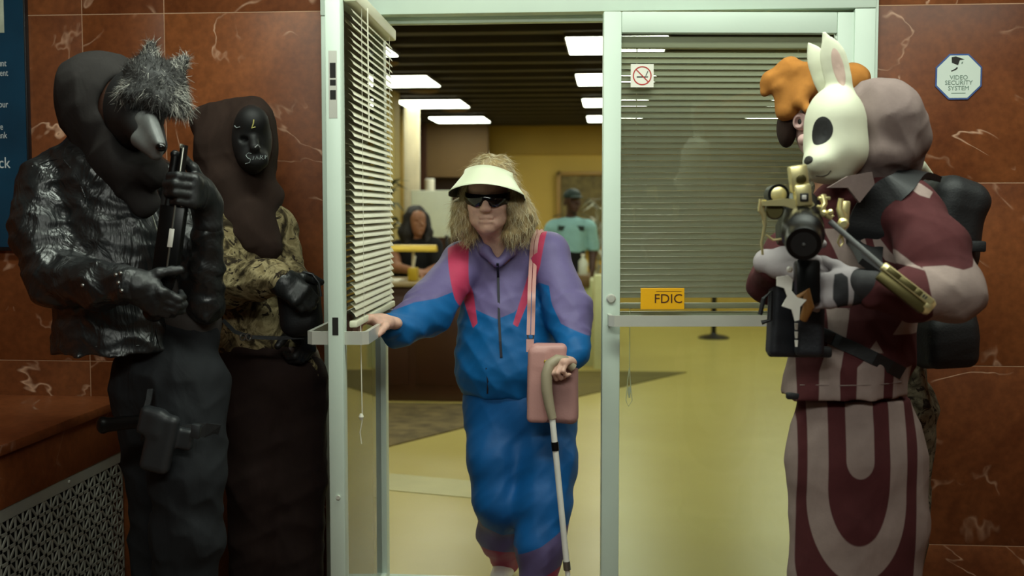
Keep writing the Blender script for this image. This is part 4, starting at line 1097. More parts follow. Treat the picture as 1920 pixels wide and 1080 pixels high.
# fur cap with ears
F_ = SDF(); F_.ell(P(290, 152, 3.24), (.085, .09, .062), rotm(0, 18, 0)); F_.ell(P(322, 178, 3.2), (.040, .05, .045), None, .03); F_.ell(P(252, 178, 3.17), (.038, .04, .02), None, .03)
F_.cap(P(278, 128, 3.21), P(283, 88, 3.22), .038, .016, .03, ((0, 1, 0), .6)); F_.cap(P(325, 135, 3.26), P(346, 112, 3.28), .032, .014, .03, ((0, 1, 0), .6))
F_.cap(P(248, 172, 3.18), P(300, 190, 3.14), .026, .03, .03); F_.cap(P(300, 190, 3.14), P(338, 200, 3.17), .03, .026, .03)
fc = F_.mesh('fur_cap', 'fur_dark', wf, .005)
def fd(co, no, r):
    fl = np.zeros_like(co); up = co[:, 2] > P(280, 138, 3.2)[2]; fl[:, 2] = np.where(up, 1.0, -.9); fl[:, 0] = np.where(up, 0, (co[:, 0] - P(290, 150, 3.2)[0]) * 6)
    fl -= no * (fl * no).sum(1, keepdims=True)
    return no * .42 + fl * .8 + r.normal(size=co.shape) * .38
strands('fur', 'fur_dark', fc, fc, 7000, .021, .0007, fd, 5, seg=3, wave=.004)
strands('fur', 'fur_mid', fc, fc, 1800, .023, .0006, fd, 6, seg=3, wave=.004)
e1, e2, e3 = P(288, 88, 3.2), P(346, 118, 3.26), P(243, 172, 3.17)
near_ = lambda c_, n_: (np.linalg.norm(c_ - e1, axis=1) < .035) | (np.linalg.norm(c_ - e2, axis=1) < .04) | (np.linalg.norm(c_ - e3, axis=1) < .036) | ((c_[:, 0] > P(338, 180, 3.2)[0]) & (c_[:, 1] < 3.24))
strands('fur', 'fur_light', fc, fc, 900, .026, .0007, fd, 7, near_, seg=3)
strands('fur', 'fur_light', fc, fc, 300, .022, .0006, fd, 8, seg=3)
# hoodie, tee, jacket, trousers
S_ = SDF(); S_.fold = folds(.006, 45, None, 22)
S_.chain(rx([(268, 350, 3.42), (312, 460, 3.42), (340, 600, 3.40), (334, 650, 3.40)]), [.10, .106, .112, .105], .05, ((0, 1, 0), .85))
S_.mesh('hoodie', 'grey_hoodie', wf, .006)
q = [S_.hit(x, y, 3.25, .003) for x, y in ((282, 316), (286, 345), (290, 375))]
MB().band(q, (0, -1, 0), [.05, .035, .02], .004).build('collar_patch', 'red_tee', wf)
K = SDF(); K.fold = folds(.008, 85, [(.9, .2, .3), (.5, .2, .9), (.7, 0, -.7)], 23)
K.chain(rx([(188, 345, 3.36), (210, 480, 3.35), (222, 690, 3.34)]), [.150, .168, .196], .05, ((0, 1, 0), .85))
K.chain(rx([(92, 335, 3.32), (160, 305, 3.36), (250, 320, 3.38), (315, 350, 3.42)]), [.072, .07, .07, .07], .05)
K.chain(rx([(82, 350, 3.3), (78, 430, 3.26), (104, 522, 3.20), (190, 535, 3.11), (246, 533, 3.055)]), [.080, .086, .080, .064, .050], .035)
# open front: cut away everything right of the zip edge, in front of the arm
ed = [(236, 300), (304, 440), (322, 560), (346, 664)]
for (xa, ya), (xb, yb) in zip(ed[:-1], ed[1:]):
    pa, pb = P(xa, ya, 3.2), P(xb, yb, 3.2); u = nrm(pb - pa); nx = nrm(np.cross(u, V(0, 1, 0))); nx = nx if nx[0] > 0 else -nx
    R_ = np.stack([nx, V(0, 1, 0), np.cross(nx, V(0, 1, 0))], 1); L = np.linalg.norm(pb - pa)
    K.box((pa + pb) / 2 + nx * .06 + V(0, .02, 0), (.06, .13, L / 2 + .002), R_, .002, .006, '-')
K.half(P(220, 668, 3.2), (.03, 0, -1), .006)
K.chain(rx([(318, 372, 3.42), (352, 460, 3.37), (386, 570, 3.32)]), [.068, .064, .056], .03)
K.chain(rx([(386, 570, 3.32), (388, 500, 3.29), (390, 428, 3.255)]), [.056, .050, .046], .02)
K.mesh('leather_jacket', 'black_leather', wf, .0055)
# seams, zip edge, pocket welt
def kh(x, y, l=.001): return K.hit(x, y, 3.2, l)
MB().tube([kh(x, y) for x, y in ((238, 316), (262, 352), (282, 395), (297, 440), (307, 500))], .0028, 6).build('zip_edge', 'gun_edge', wf, True)
MB().tube([kh(x, y) for x, y in ((318, 600), (325, 630), (330, 640))], .003, 6).build('zip_edge', 'gun_edge', wf, True)
for pts in ([(120, 300), (145, 330), (162, 375), (172, 430)], [(60, 312), (95, 300), (125, 296)], [(95, 640), (180, 650), (260, 648), (330, 640)], [(300, 585), (292, 620), (300, 652)]):
    MB().tube([kh(x, y, .0004) for x, y in pts], .0022, 6).build('seam', 'black_leather', wf, True)
MB().lathe([(.008, 0), (.008, .003), (.004, .005)], kh(311, 633), (0, -1, 0), 14).build('snap_button', 'holster', wf, True)
for x, y in ((217, 515), (226, 512), (222, 530), (228, 545), (155, 535)): MB().lathe([(.005, -.002), (.005, .002), (.002, .004)], kh(x, y), (0, -1, .1), 10).build('stud', 'steel', wf, True)
L_ = SDF(); L_.fold = folds(.010, 48, [(.4, .2, 1), (.8, .3, .4)], 24)
L_.cap(P(334, 640, 3.39), P(320, 705, 3.38), .125, .15, .05, ((0, 1, 0), .9))
L_.chain(rx([(352, 725, 3.34), (352, 890, 3.28), (350, 1000, 3.28), (345, 1180, 3.31)]), [.125, .108, .105, .09], .03)
L_.chain(rx([(285, 720, 3.40), (302, 900, 3.42), (300, 1180, 3.45)]), [.13, .10, .09], .03)
L_.half((0, 0, .04), (0, 0, -1), .01)
L_.mesh('trousers', 'black_trousers', wf, .006)
for x, y in (P(340, 1180, 3.30)[:2], P(297, 1180, 3.45)[:2]):
    S_ = SDF(); S_.cap((x, y + .05, .055), (x + .05, y - .14, .045), .05, .042, .03); S_.cap((x, y + .03, .06), (x, y + .03, .2), .055, .058, .03); S_.half((0, 0, .004), (0, 0, -1), .004); S_.mesh('boot', 'glove_leather', wf, .007)
# thigh holster (worn)
hs = SDF(); c = P(300, 830, 3.14); Rh = rotm(0, 14, 0)
hs.box(c, (.042, .022, .085), Rh, .018, .01); hs.box(P(285, 790, 3.14), (.035, .024, .04), Rh, .015, .015); hs.box(P(333, 820, 3.16), (.045, .016, .03), rotm(0, 10, 0), .01, .01)
ho = hs.mesh('holster', 'holster', wf, .004)
MB().band([L_.hit(x, y, 3.25, .004) for x, y in ((330, 815), (355, 808), (385, 806), (410, 808))], (0, -1, 0), .04, .006).build('leg_strap', 'nylon_black', ho)
MB().box((-.013, -.012, -.02), (.013, .008, .02), .004, rotm(0, 8, 0), P(368, 808, 3.135)).build('buckle', 'holster', ho, True)
MB().band([P(272, 775, 3.17), P(279, 750, 3.19), P(282, 730, 3.21)], (0, -1, 0), .016, .005).build('hanger_strap', 'nylon_black', ho)
pi_ = thing('pistol', P(245, 795, 3.14), 'dark pistol whose grip sticks out of the thigh holster', 'pistol')
S_ = SDF(); S_.cap(P(196, 797, 3.14), P(262, 790, 3.14), .021, .019, .01, ((0, 1, 0), .7)); S_.ell(P(192, 797, 3.14), (.014, .016, .024), None, .01); S_.mesh('grip', 'gun_black', pi_, .004)
MB().box((-.02, -.012, -.045), (.02, .012, .03), .004, Rh, P(284, 800, 3.14)).build('slide', 'gun_black', pi_, True)
# long gun held upright
sg_ = thing('shotgun', P(318, 560, 3.12), 'black long gun held upright in front of the leather jacket by both gloved hands', 'gun')
g0, g1 = P(343, 272, 3.13), P(312, 500, 3.10); u = nrm(g1 - g0); nx = nrm(np.cross(u, V(0, 1, 0))); nx = nx if nx[0] > 0 else -nx; Rg = np.stack([nx, V(0, 1, 0), -u], 1)
cg = (g0 + g1) / 2; Lg = np.linalg.norm(g1 - g0)
at = lambda t, dx, dy=0: g0 + u * Lg * t + nx * dx + V(0, dy, 0)
MB().box((-.032, -.014, -Lg * .3), (.038, .02, Lg * .28), .006, Rg, at(.78, -.004)).build('receiver', 'gun_black', sg_, True)
MB().tube([at(.0, .004), at(.6, .004)], [.0105, .0125], 14).build('barrel', 'gun_black', sg_, True)
MB().tube([at(.10, -.018, .004), at(.6, -.020, .004)], [.012, .016], 14).build('magazine_tube', 'gun_black', sg_, True)
MB().box((-.024, -.01, -Lg * .2), (.0, .02, Lg * .2), .004, Rg, at(.45, -.014)).build('fore_end', 'mask_black', sg_, True)
MB().box((-.0022, -.018, -Lg * .5), (.0022, -.012, Lg * .48), .001, Rg, at(.5, .008)).build('rib', 'gun_edge', sg_, True)
MB().box((-.006, -.0185, -Lg * .075), (.007, -.013, Lg * .075), .001, Rg, at(.76, .007)).build('ejection_port', 'white_enamel', sg_, True)
MB().box((-.002, -.03, -.006), (.002, -.012, .006), .001, Rg, at(.01, .004)).build('front_sight', 'gun_edge', sg_, True)
S_ = SDF(); S_.cap(at(1.05, 0, .02), at(1.38, -.03, .03), .026, .032, .02, ((0, 1, 0), .6)); S_.mesh('stock', 'gun_black', sg_, .004)

# ================================================================== second masked person, brown hood and camouflage
pb = thing('person', (*P(500, 1000, 3.86)[:2], 0), 'person in dark brown hood, black scrawled mask and camouflage jacket behind the wolf-masked one', 'person')
B = SDF(); B.ell(P(470, 262, 3.84), (.07, .085, .11)); B.cap(P(468, 300, 3.86), P(465, 390, 3.88), .055, .06, .03)
B.chain(rx([(460, 420, 3.88), (480, 640, 3.88)]), [.12, .12], .05); B.chain(rx([(395, 430, 3.8), (435, 535, 3.7), (525, 522, 3.58)]), [.045, .04, .03], .02)
B.chain(rx([(520, 430, 3.92), (556, 540, 3.86), (552, 560, 3.72)]), [.045, .04, .03], .02)
B.chain(rx([(480, 690, 3.86), (478, 900, 3.84), (475, 1150, 3.86)]), [.08, .06, .04], .03); B.chain(rx([(545, 690, 3.88), (552, 900, 3.88), (555, 1150, 3.9)]), [.08, .06, .04], .03); B.cap(P(480, 680, 3.87), P(545, 680, 3.88), .1, .1, .04)
B.mesh('body', 'dark_skin', pb, .008)
H = SDF(); H.fold = folds(.008, 40, [(.3, .1, 1), (1, 0, .4)], 31)
H.ell(P(440, 290, 3.92), (.140, .14, .165), rotm(0, -8, 0)); H.ell(P(472, 258, 3.87), (.082, .12, .125), None, .04); H.cap(P(385, 225, 3.94), P(470, 215, 3.92), .05, .05, .08)
H.chain(rx([(440, 360, 3.88), (475, 430, 3.84), (500, 470, 3.82)]), [.13, .085, .055], .05); H.cap(P(400, 370, 3.9), P(500, 370, 3.9), .08, .06, .05)
H.ell(P(473, 268, 3.70), (.066, .16, .118), rotm(0, -6, 0), .012, '-')
H.mesh('hood', 'brown_hood', pb, .006)
M_ = SDF(); M_.ell(P(472, 262, 3.80), (.064, .07, .115)); M_.ell(P(474, 228, 3.765), (.050, .05, .05), None, .02); M_.cap(P(476, 262, 3.735), P(478, 276, 3.72), .012, .017, .015); M_.ell(P(478, 300, 3.755), (.045, .04, .036), None, .02)
for x in (456, 496): M_.ell(P(x, 262, 3.73), (.016, .016, .010), None, .008, '-')
mk = M_.mesh('mask', 'mask_black', pb, .0045)
def scr(pts, r, mat, nm): MB().tube([M_.hit(x, y, 3.75, .0006) for x, y in pts], r, 6).build(nm, mat, mk, True)
scr([(476, 224), (475, 232), (472, 240), (479, 238)], .0022, 'mark_yellow', 'scrawl')
scr([(472, 288), (466, 287), (461, 291), (464, 296), (470, 299), (468, 305), (460, 307)], .0014, 'mark_pale', 'scrawl')
scr([(474, 300), (476, 293), (479, 299), (482, 292), (484, 298)], .0012, 'mark_pale', 'scrawl'); scr([(487, 299), (489, 291), (493, 292), (490, 296), (494, 299)], .0012, 'mark_pale', 'scrawl'); scr([(497, 298), (497, 291), (501, 292), (498, 295)], .0012, 'mark_pale', 'scrawl')
scr([(440, 236), (444, 240), (450, 238)], .002, 'mark_pale', 'scrawl'); scr([(478, 277), (483, 272), (487, 277)], .003, 'snout_grey', 'scrawl')
K = SDF(); K.fold = folds(.010, 60, None, 33)
K.chain(rx([(452, 430, 3.88), (470, 560, 3.87), (485, 640, 3.87)]), [.15, .155, .145], .05, ((0, 1, 0), .8)); K.cap(P(395, 418, 3.84), P(520, 425, 3.9), .07, .065, .05)
K.chain(rx([(390, 430, 3.79), (402, 480, 3.73), (432, 530, 3.68), (490, 525, 3.61), (522, 520, 3.58)]), [.075, .078, .076, .06, .052], .03)
K.chain(rx([(522, 440, 3.92), (548, 530, 3.86), (560, 600, 3.84)]), [.062, .056, .05], .03); K.cap(P(520, 600, 3.84), P(592, 705, 3.82), .055, .018, .03, ((0, 1, 0), .6))
K.mesh('camouflage_jacket', 'camo', pb, .006)
G = SDF(); hand(G, P(522, 524, 3.575), V(.8, -.25, -.5), V(-.2, .8, -.3), V(.4, 0, .8), (45, 60, 40), 1.05, 1.25); G.cap(P(515, 522, 3.58), P(532, 530, 3.57), .042, .038, .02); G.mesh('glove', 'glove_leather', pb, .0045)
G = SDF(); hand(G, P(566, 606, 3.82), V(.3, -.5, -.8), V(-.6, .3, 0), V(-.4, -.5, .3), (50, 60, 40), 1.05, 1.25); G.mesh('glove', 'glove_leather', pb, .0055)
L_ = SDF(); L_.fold = folds(.007, 45, [(.3, .2, 1), (1, 0, .3)], 34); L_.cap(P(480, 650, 3.87), P(510, 700, 3.87), .14, .155, .04, ((0, 1, 0), .8))
L_.chain(rx([(485, 710, 3.85), (482, 900, 3.83), (478, 1150, 3.86)]), [.12, .10, .085], .03); L_.chain(rx([(552, 710, 3.88), (558, 900, 3.88), (560, 1150, 3.9)]), [.115, .098, .085], .03); L_.half((0, 0, .04), (0, 0, -1), .01)
L_.mesh('trousers', 'brown_trousers', pb, .007)
for x, y in (P(478, 1150, 3.86)[:2], P(558, 1150, 3.9)[:2]):
    S_ = SDF(); S_.cap((x, y + .05, .055), (x + .02, y - .14, .045), .05, .042, .03); S_.cap((x, y + .03, .06), (x, y + .03, .2), .052, .055, .03); S_.half((0, 0, .004), (0, 0, -1), .004); S_.mesh('boot', 'glove_leather', pb, .008)
MB().band([P(418, 600, 3.60), P(440, 622, 3.60), P(470, 632, 3.60), P(520, 634, 3.62), P(570, 632, 3.66)], (0, -1, .1), .012, .004).build('sling', 'nylon_black', pb)
for x in (455, 466): mb = ring(MB(), P(x, 632, 3.59), .008, .012, -.002, .002, rotm(0, 0, 55), 20); mb.build('sling_ring', 'steel', pb)
bgd = thing('duffel_bag', P(565, 640, 3.75), 'black rounded bag carried by the camouflaged person beside the open door', 'bag')
S_ = SDF(); S_.box(P(562, 572, 3.66), (.068, .06, .10), rotm(0, -6, 0), .05, .02); S_.fold = folds(.004, 50, None, 3); S_.mesh('body', 'nylon_black', bgd, .006)
MB().tube([P(556, 518, 3.62), P(570, 510, 3.60), (P(586, 514, 3.60)), P(598, 530, 3.60), P(602, 556, 3.60)], .0045, 8).build('handle', 'glove_leather', bgd, True)
# ================================================================== rabbit-masked person with rifle
rb = thing('person', (*P(1610, 1000, 3.2)[:2], 0), 'person in white rabbit mask, mauve hood and maroon striped tabard aiming at the doorway', 'person')
B = SDF(); B.ell(P(1580, 240, 3.19), (.055, .07, .09)); B.cap(P(1600, 280, 3.23), P(1640, 370, 3.25), .055, .06, .03)
B.chain(rx([(1635, 420, 3.25), (1610, 600, 3.23), (1600, 740, 3.22)]), [.08, .08, .08], .05)
B.chain(rx([(1700, 410, 3.14), (1785, 545, 2.98), (1640, 545, 2.91)]), [.04, .035, .026], .02); B.chain(rx([(1545, 415, 3.3), (1470, 480, 3.24), (1446, 530, 3.16), (1450, 505, 3.02)]), [.04, .035, .03, .024], .02)
B.chain(rx([(1570, 800, 3.2), (1565, 1000, 3.18), (1560, 1240, 3.2)]), [.08, .06, .04], .03); B.chain(rx([(1645, 800, 3.22), (1650, 1000, 3.22), (1650, 1240, 3.24)]), [.08, .06, .04], .03); B.cap(P(1570, 790, 3.2), P(1645, 790, 3.22), .08, .08, .05)
B.mesh('body', 'tan_skin', rb, .008)
M_ = SDF(); M_.ell(P(1566, 238, 3.16), (.080, .10, .108)); M_.ell(P(1568, 288, 3.14), (.078, .09, .066), None, .04); M_.ell(P(1536, 305, 3.08), (.040, .05, .034), None, .04); M_.ell(P(1553, 328, 3.13), (.055, .06, .022), None, .03)
for cx_, cy_, yy, wd_, hh_, ln in ((1567, 128, 3.16, .036, .078, -14), (1540, 132, 3.25, .030, .066, -20)):
    Re = rotm(0, ln, 0); ce = P(cx_, cy_, yy)
    M_.ell(ce, (wd_, .014, hh_), Re, .012); M_.cap(ce + Re @ V(0, 0, hh_ * .45), ce + Re @ V(-.008, 0, hh_ * 1.22), wd_ * .62, .006, .02, ((0, 1, 0), .35)); M_.cap(ce - Re @ V(0, 0, hh_ * .5), ce - Re @ V(0, 0, hh_ * .9), wd_ * .75, wd_ * .8, .02, ((0, 1, 0), .5))
mk = M_.mesh('rabbit_mask', 'rabbit_white', rb, .0042)
def disc(S, px, py, Yg, rxp, rzp, mat, nm, par, tilt=0):
    c = S.hit(px, py, Yg); e = .002
    gx = S.ev(np.array([c + V(e, 0, 0), c - V(e, 0, 0), c + V(0, e, 0), c - V(0, e, 0), c + V(0, 0, e), c - V(0, 0, e)])); n_ = nrm([gx[0] - gx[1], gx[2] - gx[3], gx[4] - gx[5]])
    s = Yg / FPX; x_ = nrm(np.cross(n_, V(0, 0, 1))); x_ = x_ if x_[0] > 0 else -x_; z_ = np.cross(x_, n_); z_ = z_ if z_[2] > 0 else -z_
    if tilt: ct, st = math.cos(math.radians(tilt)), math.sin(math.radians(tilt)); x_, z_ = x_ * ct - z_ * st, x_ * st + z_ * ct
    v = []; f = []; N = 28; R2 = 6
    fac = 1 / max(.45, abs(x_[0]))
    for j in range(1, R2 + 1):
        for k in range(N):
            a = 2 * math.pi * k / N; q = c + x_ * (rxp * s * fac * j / R2 * math.cos(a)) + z_ * (rzp * s * j / R2 * math.sin(a))
            t = np.linspace(.06, -.06, 161)[:, None]; pp = q + n_ * t; ee = S.ev(pp); i = int(np.argmax(ee < .0)); v.append((pp[i] if ee[i] < 0 else q) + n_ * (.0014 if j < R2 else .0006))
    t = np.linspace(.02, -.02, 161)[:, None]; pp = c + n_ * t; v.append(pp[int(np.argmax(S.ev(pp) < 0))] + n_ * .0014); ci = len(v) - 1
    for k in range(N): f.append((ci, (k + 1) % N, k))
    for j in range(R2 - 1):
        for k in range(N): f.append((j * N + k, j * N + (k + 1) % N, (j + 1) * N + (k + 1) % N, (j + 1) * N + k))
    f = [tuple(q) for q in f]; return mesh_obj(nm, v, f, mat, par, True)
disc(M_, 1540, 246, 3.08, 16, 27, 'eye_black', 'eye', mk)
disc(M_, 1572, 126, 3.12, 10, 36, 'ear_pink', 'inner_ear', mk, tilt=-14)
disc(M_, 1514, 300, 3.1, 6, 8, 'ink', 'nose', mk)
MB().tube([M_.hit(x, y, 3.08, .0004) for x, y in ((1530, 330), (1542, 331), (1552, 327), (1558, 320))], .0014, 6).build('mouth', 'ink', mk, True)
H = SDF(); H.fold = folds(.010, 50, [(1, .2, .25), (.9, .1, -.35)], 41)
H.ell(P(1650, 232, 3.26), (.122, .14, .125), rotm(0, 20, 0)); H.ell(P(1690, 265, 3.28), (.080, .10, .065), None, .04); H.ell(P(1640, 290, 3.24), (.10, .12, .06), None, .04)
H.cap(P(1600, 330, 3.2), P(1690, 318, 3.3), .05, .05, .05)
H.ell(P(1545, 250, 3.14), (.096, .16, .132), None, .012, '-')
H.mesh('hood', 'mauve_hood', rb, .0055)
# collar points
for pts in ([(1552, 352), (1590, 330), (1635, 322), (1640, 345), (1612, 380), (1590, 352)],):
    q = np.array([P(x, y, 3.02) for x, y in pts]); n = len(q); v = list(q) + list(q + V(0, .02, 0))
    mesh_obj('collar', v, [tuple(range(n)), tuple(range(2 * n - 1, n - 1, -1))] + [(i, (i + 1) % n, (i + 1) % n + n, i + n) for i in range(n)], 'mauve_hood', rb)
K = SDF(); K.fold = folds(.008, 60, [(.5, .2, .8), (.9, .1, .3), (.4, 0, -.9)], 42)
K.chain(rx([(1640, 415, 3.24), (1625, 520, 3.23), (1600, 640, 3.21), (1580, 740, 3.2)]), [.135, .145, .155, .165], .05, ((0, 1, 0), .8))
K.cap(P(1575, 385, 3.26), P(1705, 388, 3.17), .075, .07, .06)
K.chain(rx([(1706, 395, 3.15), (1748, 470, 3.05), (1786, 545, 2.98)]), [.082, .086, .077], .035); K.chain(rx([(1786, 545, 2.98), (1710, 552, 2.94), (1640, 545, 2.91)]), [.076, .062, .05], .03)
K.chain(rx([(1545, 415, 3.3), (1470, 480, 3.24), (1446, 530, 3.16), (1450, 505, 3.02)]), [.07, .058, .056, .045], .03)
K.half(P(1580, 752, 3.1), (0.03, 0, -1), .006)
def poly(pts, Y): return inpoly(xz(pts, Y))
mv = [poly([(1688, 335), (1715, 332), (1752, 360), (1740, 372), (1722, 366), (1706, 350)], 3.08), poly([(1655, 440), (1668, 445), (1690, 475), (1720, 505), (1680, 492), (1660, 465)], 3.0),
      poly([(1728, 500), (1770, 497), (1800, 505), (1822, 500), (1836, 478), (1880, 500), (1880, 640), (1700, 640), (1740, 590), (1730, 540)], 2.95),
      poly([(1560, 430), (1625, 430), (1640, 500), (1620, 520), (1585, 500)], 3.08), poly([(1556, 580), (1598, 580), (1588, 640), (1576, 700), (1576, 760), (1537, 760), (1540, 700), (1558, 640)], 3.07),
      poly([(1440, 655), (1502, 655), (1500, 760), (1440, 760)], 3.07), poly([(1608, 690), (1640, 660), (1660, 690), (1660, 760), (1606, 760)], 3.07), poly([(1676, 700), (1720, 690), (1720, 760), (1674, 760)], 3.1), poly([(1628, 662), (1645, 640), (1660, 664)], 3.07)]
K.mesh('striped_jacket', 'tabard', rb, .0055, {'mauve': lambda v: np.max([m(v) for m in mv], 0)})
MB().tube([K.hit(x, y, 3.06, .002) for x, y in ((1500, 722), (1540, 722), (1580, 723), (1620, 722), (1660, 720), (1690, 716))], .0016, 6).build('hem_seam', 'mauve_hood', rb, True)
# long skirt with nested stripes
T = SDF(); T.fold = folds(.0055, 42, [(1, .4, .08), (.9, -.3, .05)], 43)
T.chain(rx([(1598, 740, 3.21), (1606, 860, 3.2), (1610, 980, 3.2), (1600, 1090, 3.2)]), [.150, .178, .176, .165], .05, ((0, 1, 0), .72)); T.cap(P(1600, 1090, 3.2), P(1598, 1265, 3.21), .165, .16, .05, ((0, 1, 0), .72))
T.half((0, 0, .08), (0, 0, -1), .01); T.half(P(1600, 742, 3.2), (0, 0, 1), .01)
sq = .00146
def U(cx, w_, bot, hh, Y=3.08):
    c0 = P(cx, bot, Y); w_ *= sq; hh *= sq
    def f(v):
        x = v[:, 0] - c0[0]; z = v[:, 2] - (c0[2] + hh)
        low = (1 - np.sqrt((x / w_) ** 2 + (np.minimum(z, 0) / hh) ** 2)) * min(w_, hh); return np.where(z > 0, w_ - np.abs(x), low)
    return f
u1, u2, u3, u4 = U(1611, 24, 897, 34), U(1608, 53, 1023, 110), U(1606, 86, 1092, 150), U(1607, 104, 1190, 120)
T.mesh('skirt', 'tabard', rb, .0055, {'mauve': lambda v: np.maximum(u1(v), np.minimum(-u2(v), np.maximum(u3(v), -u4(v))))})
# gloves
G = SDF(); hand(G, P(1622, 535, 2.91), V(-.88, -.15, -.12), V(-.15, .9, -.3), V(-.2, 0, 1), ((38, 55, 35), (36, 52, 35), (34, 50, 32), (30, 46, 30)), 1.1, 1.25, (20, 20), 7)
gk = inpoly(xz([(1566, 515), (1580, 512), (1590, 520), (1590, 575), (1574, 582), (1560, 560), (1562, 535)], 2.88)); gk2 = inpoly(xz([(1602, 512), (1625, 505), (1630, 580), (1598, 582)], 2.88))
gl = G.mesh('glove', 'glove_two', rb, .0042, {'dark': lambda v: np.maximum(gk(v), gk2(v))})
S_ = SDF(); S_.cap(P(1632, 538, 2.91), P(1612, 535, 2.905), .045, .041, .015); S_.mesh('glove_cuff', 'glove_black', rb, .0045)
G = SDF(); hand(G, P(1448, 492, 3.0), V(.75, -.6, -.1), V(.4, .6, -.3), V(.3, -.2, .9), (45, 60, 40), 1.05, 1.2); gl = G.mesh('glove', 'glove_grey', rb, .0045)
# boots
for x, y in (P(1560, 1240, 3.2)[:2], P(1650, 1240, 3.24)[:2]):
    S_ = SDF(); S_.cap((x, y + .05, .055), (x - .04, y - .14, .045), .05, .042, .03); S_.cap((x, y + .03, .06), (x, y + .03, .2), .052, .05, .03); S_.half((0, 0, .004), (0, 0, -1), .004); S_.mesh('boot', 'glove_leather', rb, .008)
# chest pouches (worn rig)
S_ = SDF(); S_.box(P(1468, 592, 3.05), (.036, .032, .105), rotm(0, 2, 8), .014, .006); vr = S_.mesh('magazine_pouch', 'nylon_navy', rb, .005)
S_ = SDF(); S_.box(P(1518, 592, 3.0), (.036, .032, .102), rotm(0, 0, -8), .014, .006); S_.mesh('magazine_pouch', 'nylon_navy', rb, .005)
MB().box((-.075, -.02, -.012), (.085, .02, .014), .006, None, P(1495, 660, 3.05)).build('rig_base', 'nylon_black', rb, True)
MB().box((-.018, -.015, -.008), (.016, .01, .008), .003, None, K.hit(1487, 742, 3.08)).build('rig_tail', 'nylon_black', rb, True)
wp = [K.hit(x, y, 3.08, .004) for x, y in ((1548, 628), (1575, 642), (1605, 655), (1640, 672), (1670, 688), (1692, 700))]; MB().band(wp, (0, -1, 0), .034, .005).build('waist_strap', 'nylon_black', rb)
MB().box((-.02, -.008, -.016), (.02, .004, .016), .004, rotm(0, 25, 0), wp[0] - V(0, .006, 0)).build('buckle', 'holster', rb, True)
MB().tube([P(1425, 590, 3.0), P(1432, 560, 3.0), P(1446, 545, 3.0), P(1444, 600, 3.0), P(1428, 605, 3.0)], .006, 8).build('strap_end', 'nylon_black', rb, True)

# backpack
bp = thing('backpack', P(1770, 690, 3.4), 'black backpack worn by the rabbit-masked person, straps over the shoulder', 'backpack')
S_ = SDF(); S_.box(P(1768, 420, 3.47), (.086, .11, .137), rotm(0, 18, 12), .06, .05); S_.box(P(1762, 640, 3.46), (.076, .10, .07), rotm(0, -4, 12), .03, .06); S_.cap(P(1770, 450, 3.47), P(1765, 620, 3.46), .09, .09, .05); S_.fold = folds(.005, 40, None, 6)
S_.mesh('pack', 'nylon_black', bp, .006)
def kb(x, y, l=.007): return K.hit(x, y, 3.05, l)
sp = [P(1745, 332, 3.3), P(1715, 325, 3.2)] + [kb(x, y) for x, y in ((1690, 345), (1665, 365), (1640, 395), (1625, 430), (1622, 465), (1635, 505))]
MB().band(sp, [V(.1, -.3, 1), V(0, -.4, 1), V(0, -.8, .7), V(0, -.9, .4), V(0, -1, .2), V(0, -1, 0), V(0, -1, 0), V(0, -1, 0)], [.06, .065, .07, .085, .098, .10, .09, .07], .016, 5).build('shoulder_strap', 'nylon_black', bp, True)
MB().box((-.02, -.02, -.015), (.02, .02, .015), .005, None, P(1832, 462, 3.35)).build('strap_end', 'nylon_black', bp, True)
S_ = SDF(); S_.cap(P(1722, 312, 3.38), P(1742, 330, 3.42), .022, .014, .02); S_.mesh('lining', 'rabbit_white', bp, .006)

# rifle with gilded fittings
rf = thing('rifle', P(1505, 500, 2.9), 'black rifle with gilded sights and fittings pointing towards the viewer', 'rifle')
ax = nrm(V(-.12, -.92, -.32)); mz = P(1507, 458, 2.74)
bk = lambda t: mz - ax * t
MB().lathe([(.030, 0), (.040, .0), (.043, -.012), (.043, -.05), (.050, -.06), (.050, -.12), (.046, -.13), (.046, -.26)], mz, ax, 32).build('muzzle_shroud', 'gun_black', rf, True)
MB().lathe([(.0295, -.03), (.0295, .0012)], mz, ax, 32).build('bore', 'mask_black', rf, True); MB().lathe([(.004, 0), (.002, .003)], bk(-.0012), ax, 10).build('pin', 'snout_grey', rf, True)
ring(MB(), mz, .0, .0, 0, 0, np.eye(3), 4)
MB().box((-.042, -.03, -.035), (.042, .14, .03), .012, rotm(-18, 0, 0), P(1500, 408, 2.93)).build('receiver', 'gun_black', rf, True)
MB().box((-.028, -.02, -.06), (.032, .03, .05), .01, rotm(-6, 0, 0), P(1512, 525, 2.90)).build('magwell', 'gun_black', rf, True)
MB().tube([P(1495, 560, 2.88), P(1512, 548, 2.87), P(1516, 575, 2.87), P(1506, 600, 2.88)], [.008, .013, .014, .010], 12).build('fore_grip', 'wood', rf, True)
def slab(pts, Y, th, mat, nm, par=rf, bev=0):
    q = [P(x, y, Y) for x, y in pts]; return MB().prism([(p_[0], p_[2]) for p_ in q], Y - th / 2, Y + th / 2).build(nm, mat, par)
slab([(1456, 520), (1478, 516), (1486, 524), (1484, 545), (1495, 558), (1512, 562), (1500, 575), (1498, 600), (1490, 602), (1484, 580), (1466, 574), (1476, 556), (1470, 540), (1456, 536)], 2.86, .008, 'white_enamel', 'white_plate')
for y0 in (606, 622, 638): slab([(1490, y0), (1496, y0), (1495, y0 + 12), (1491, y0 + 12)], 2.955, .006, 'white_enamel', 'white_dash')
MB().lathe([(.006, 0), (.008, .004), (.004, .009)], P(1480, 505, 2.86), (0, -1, 0), 12).build('rivet', 'white_enamel', rf, True)
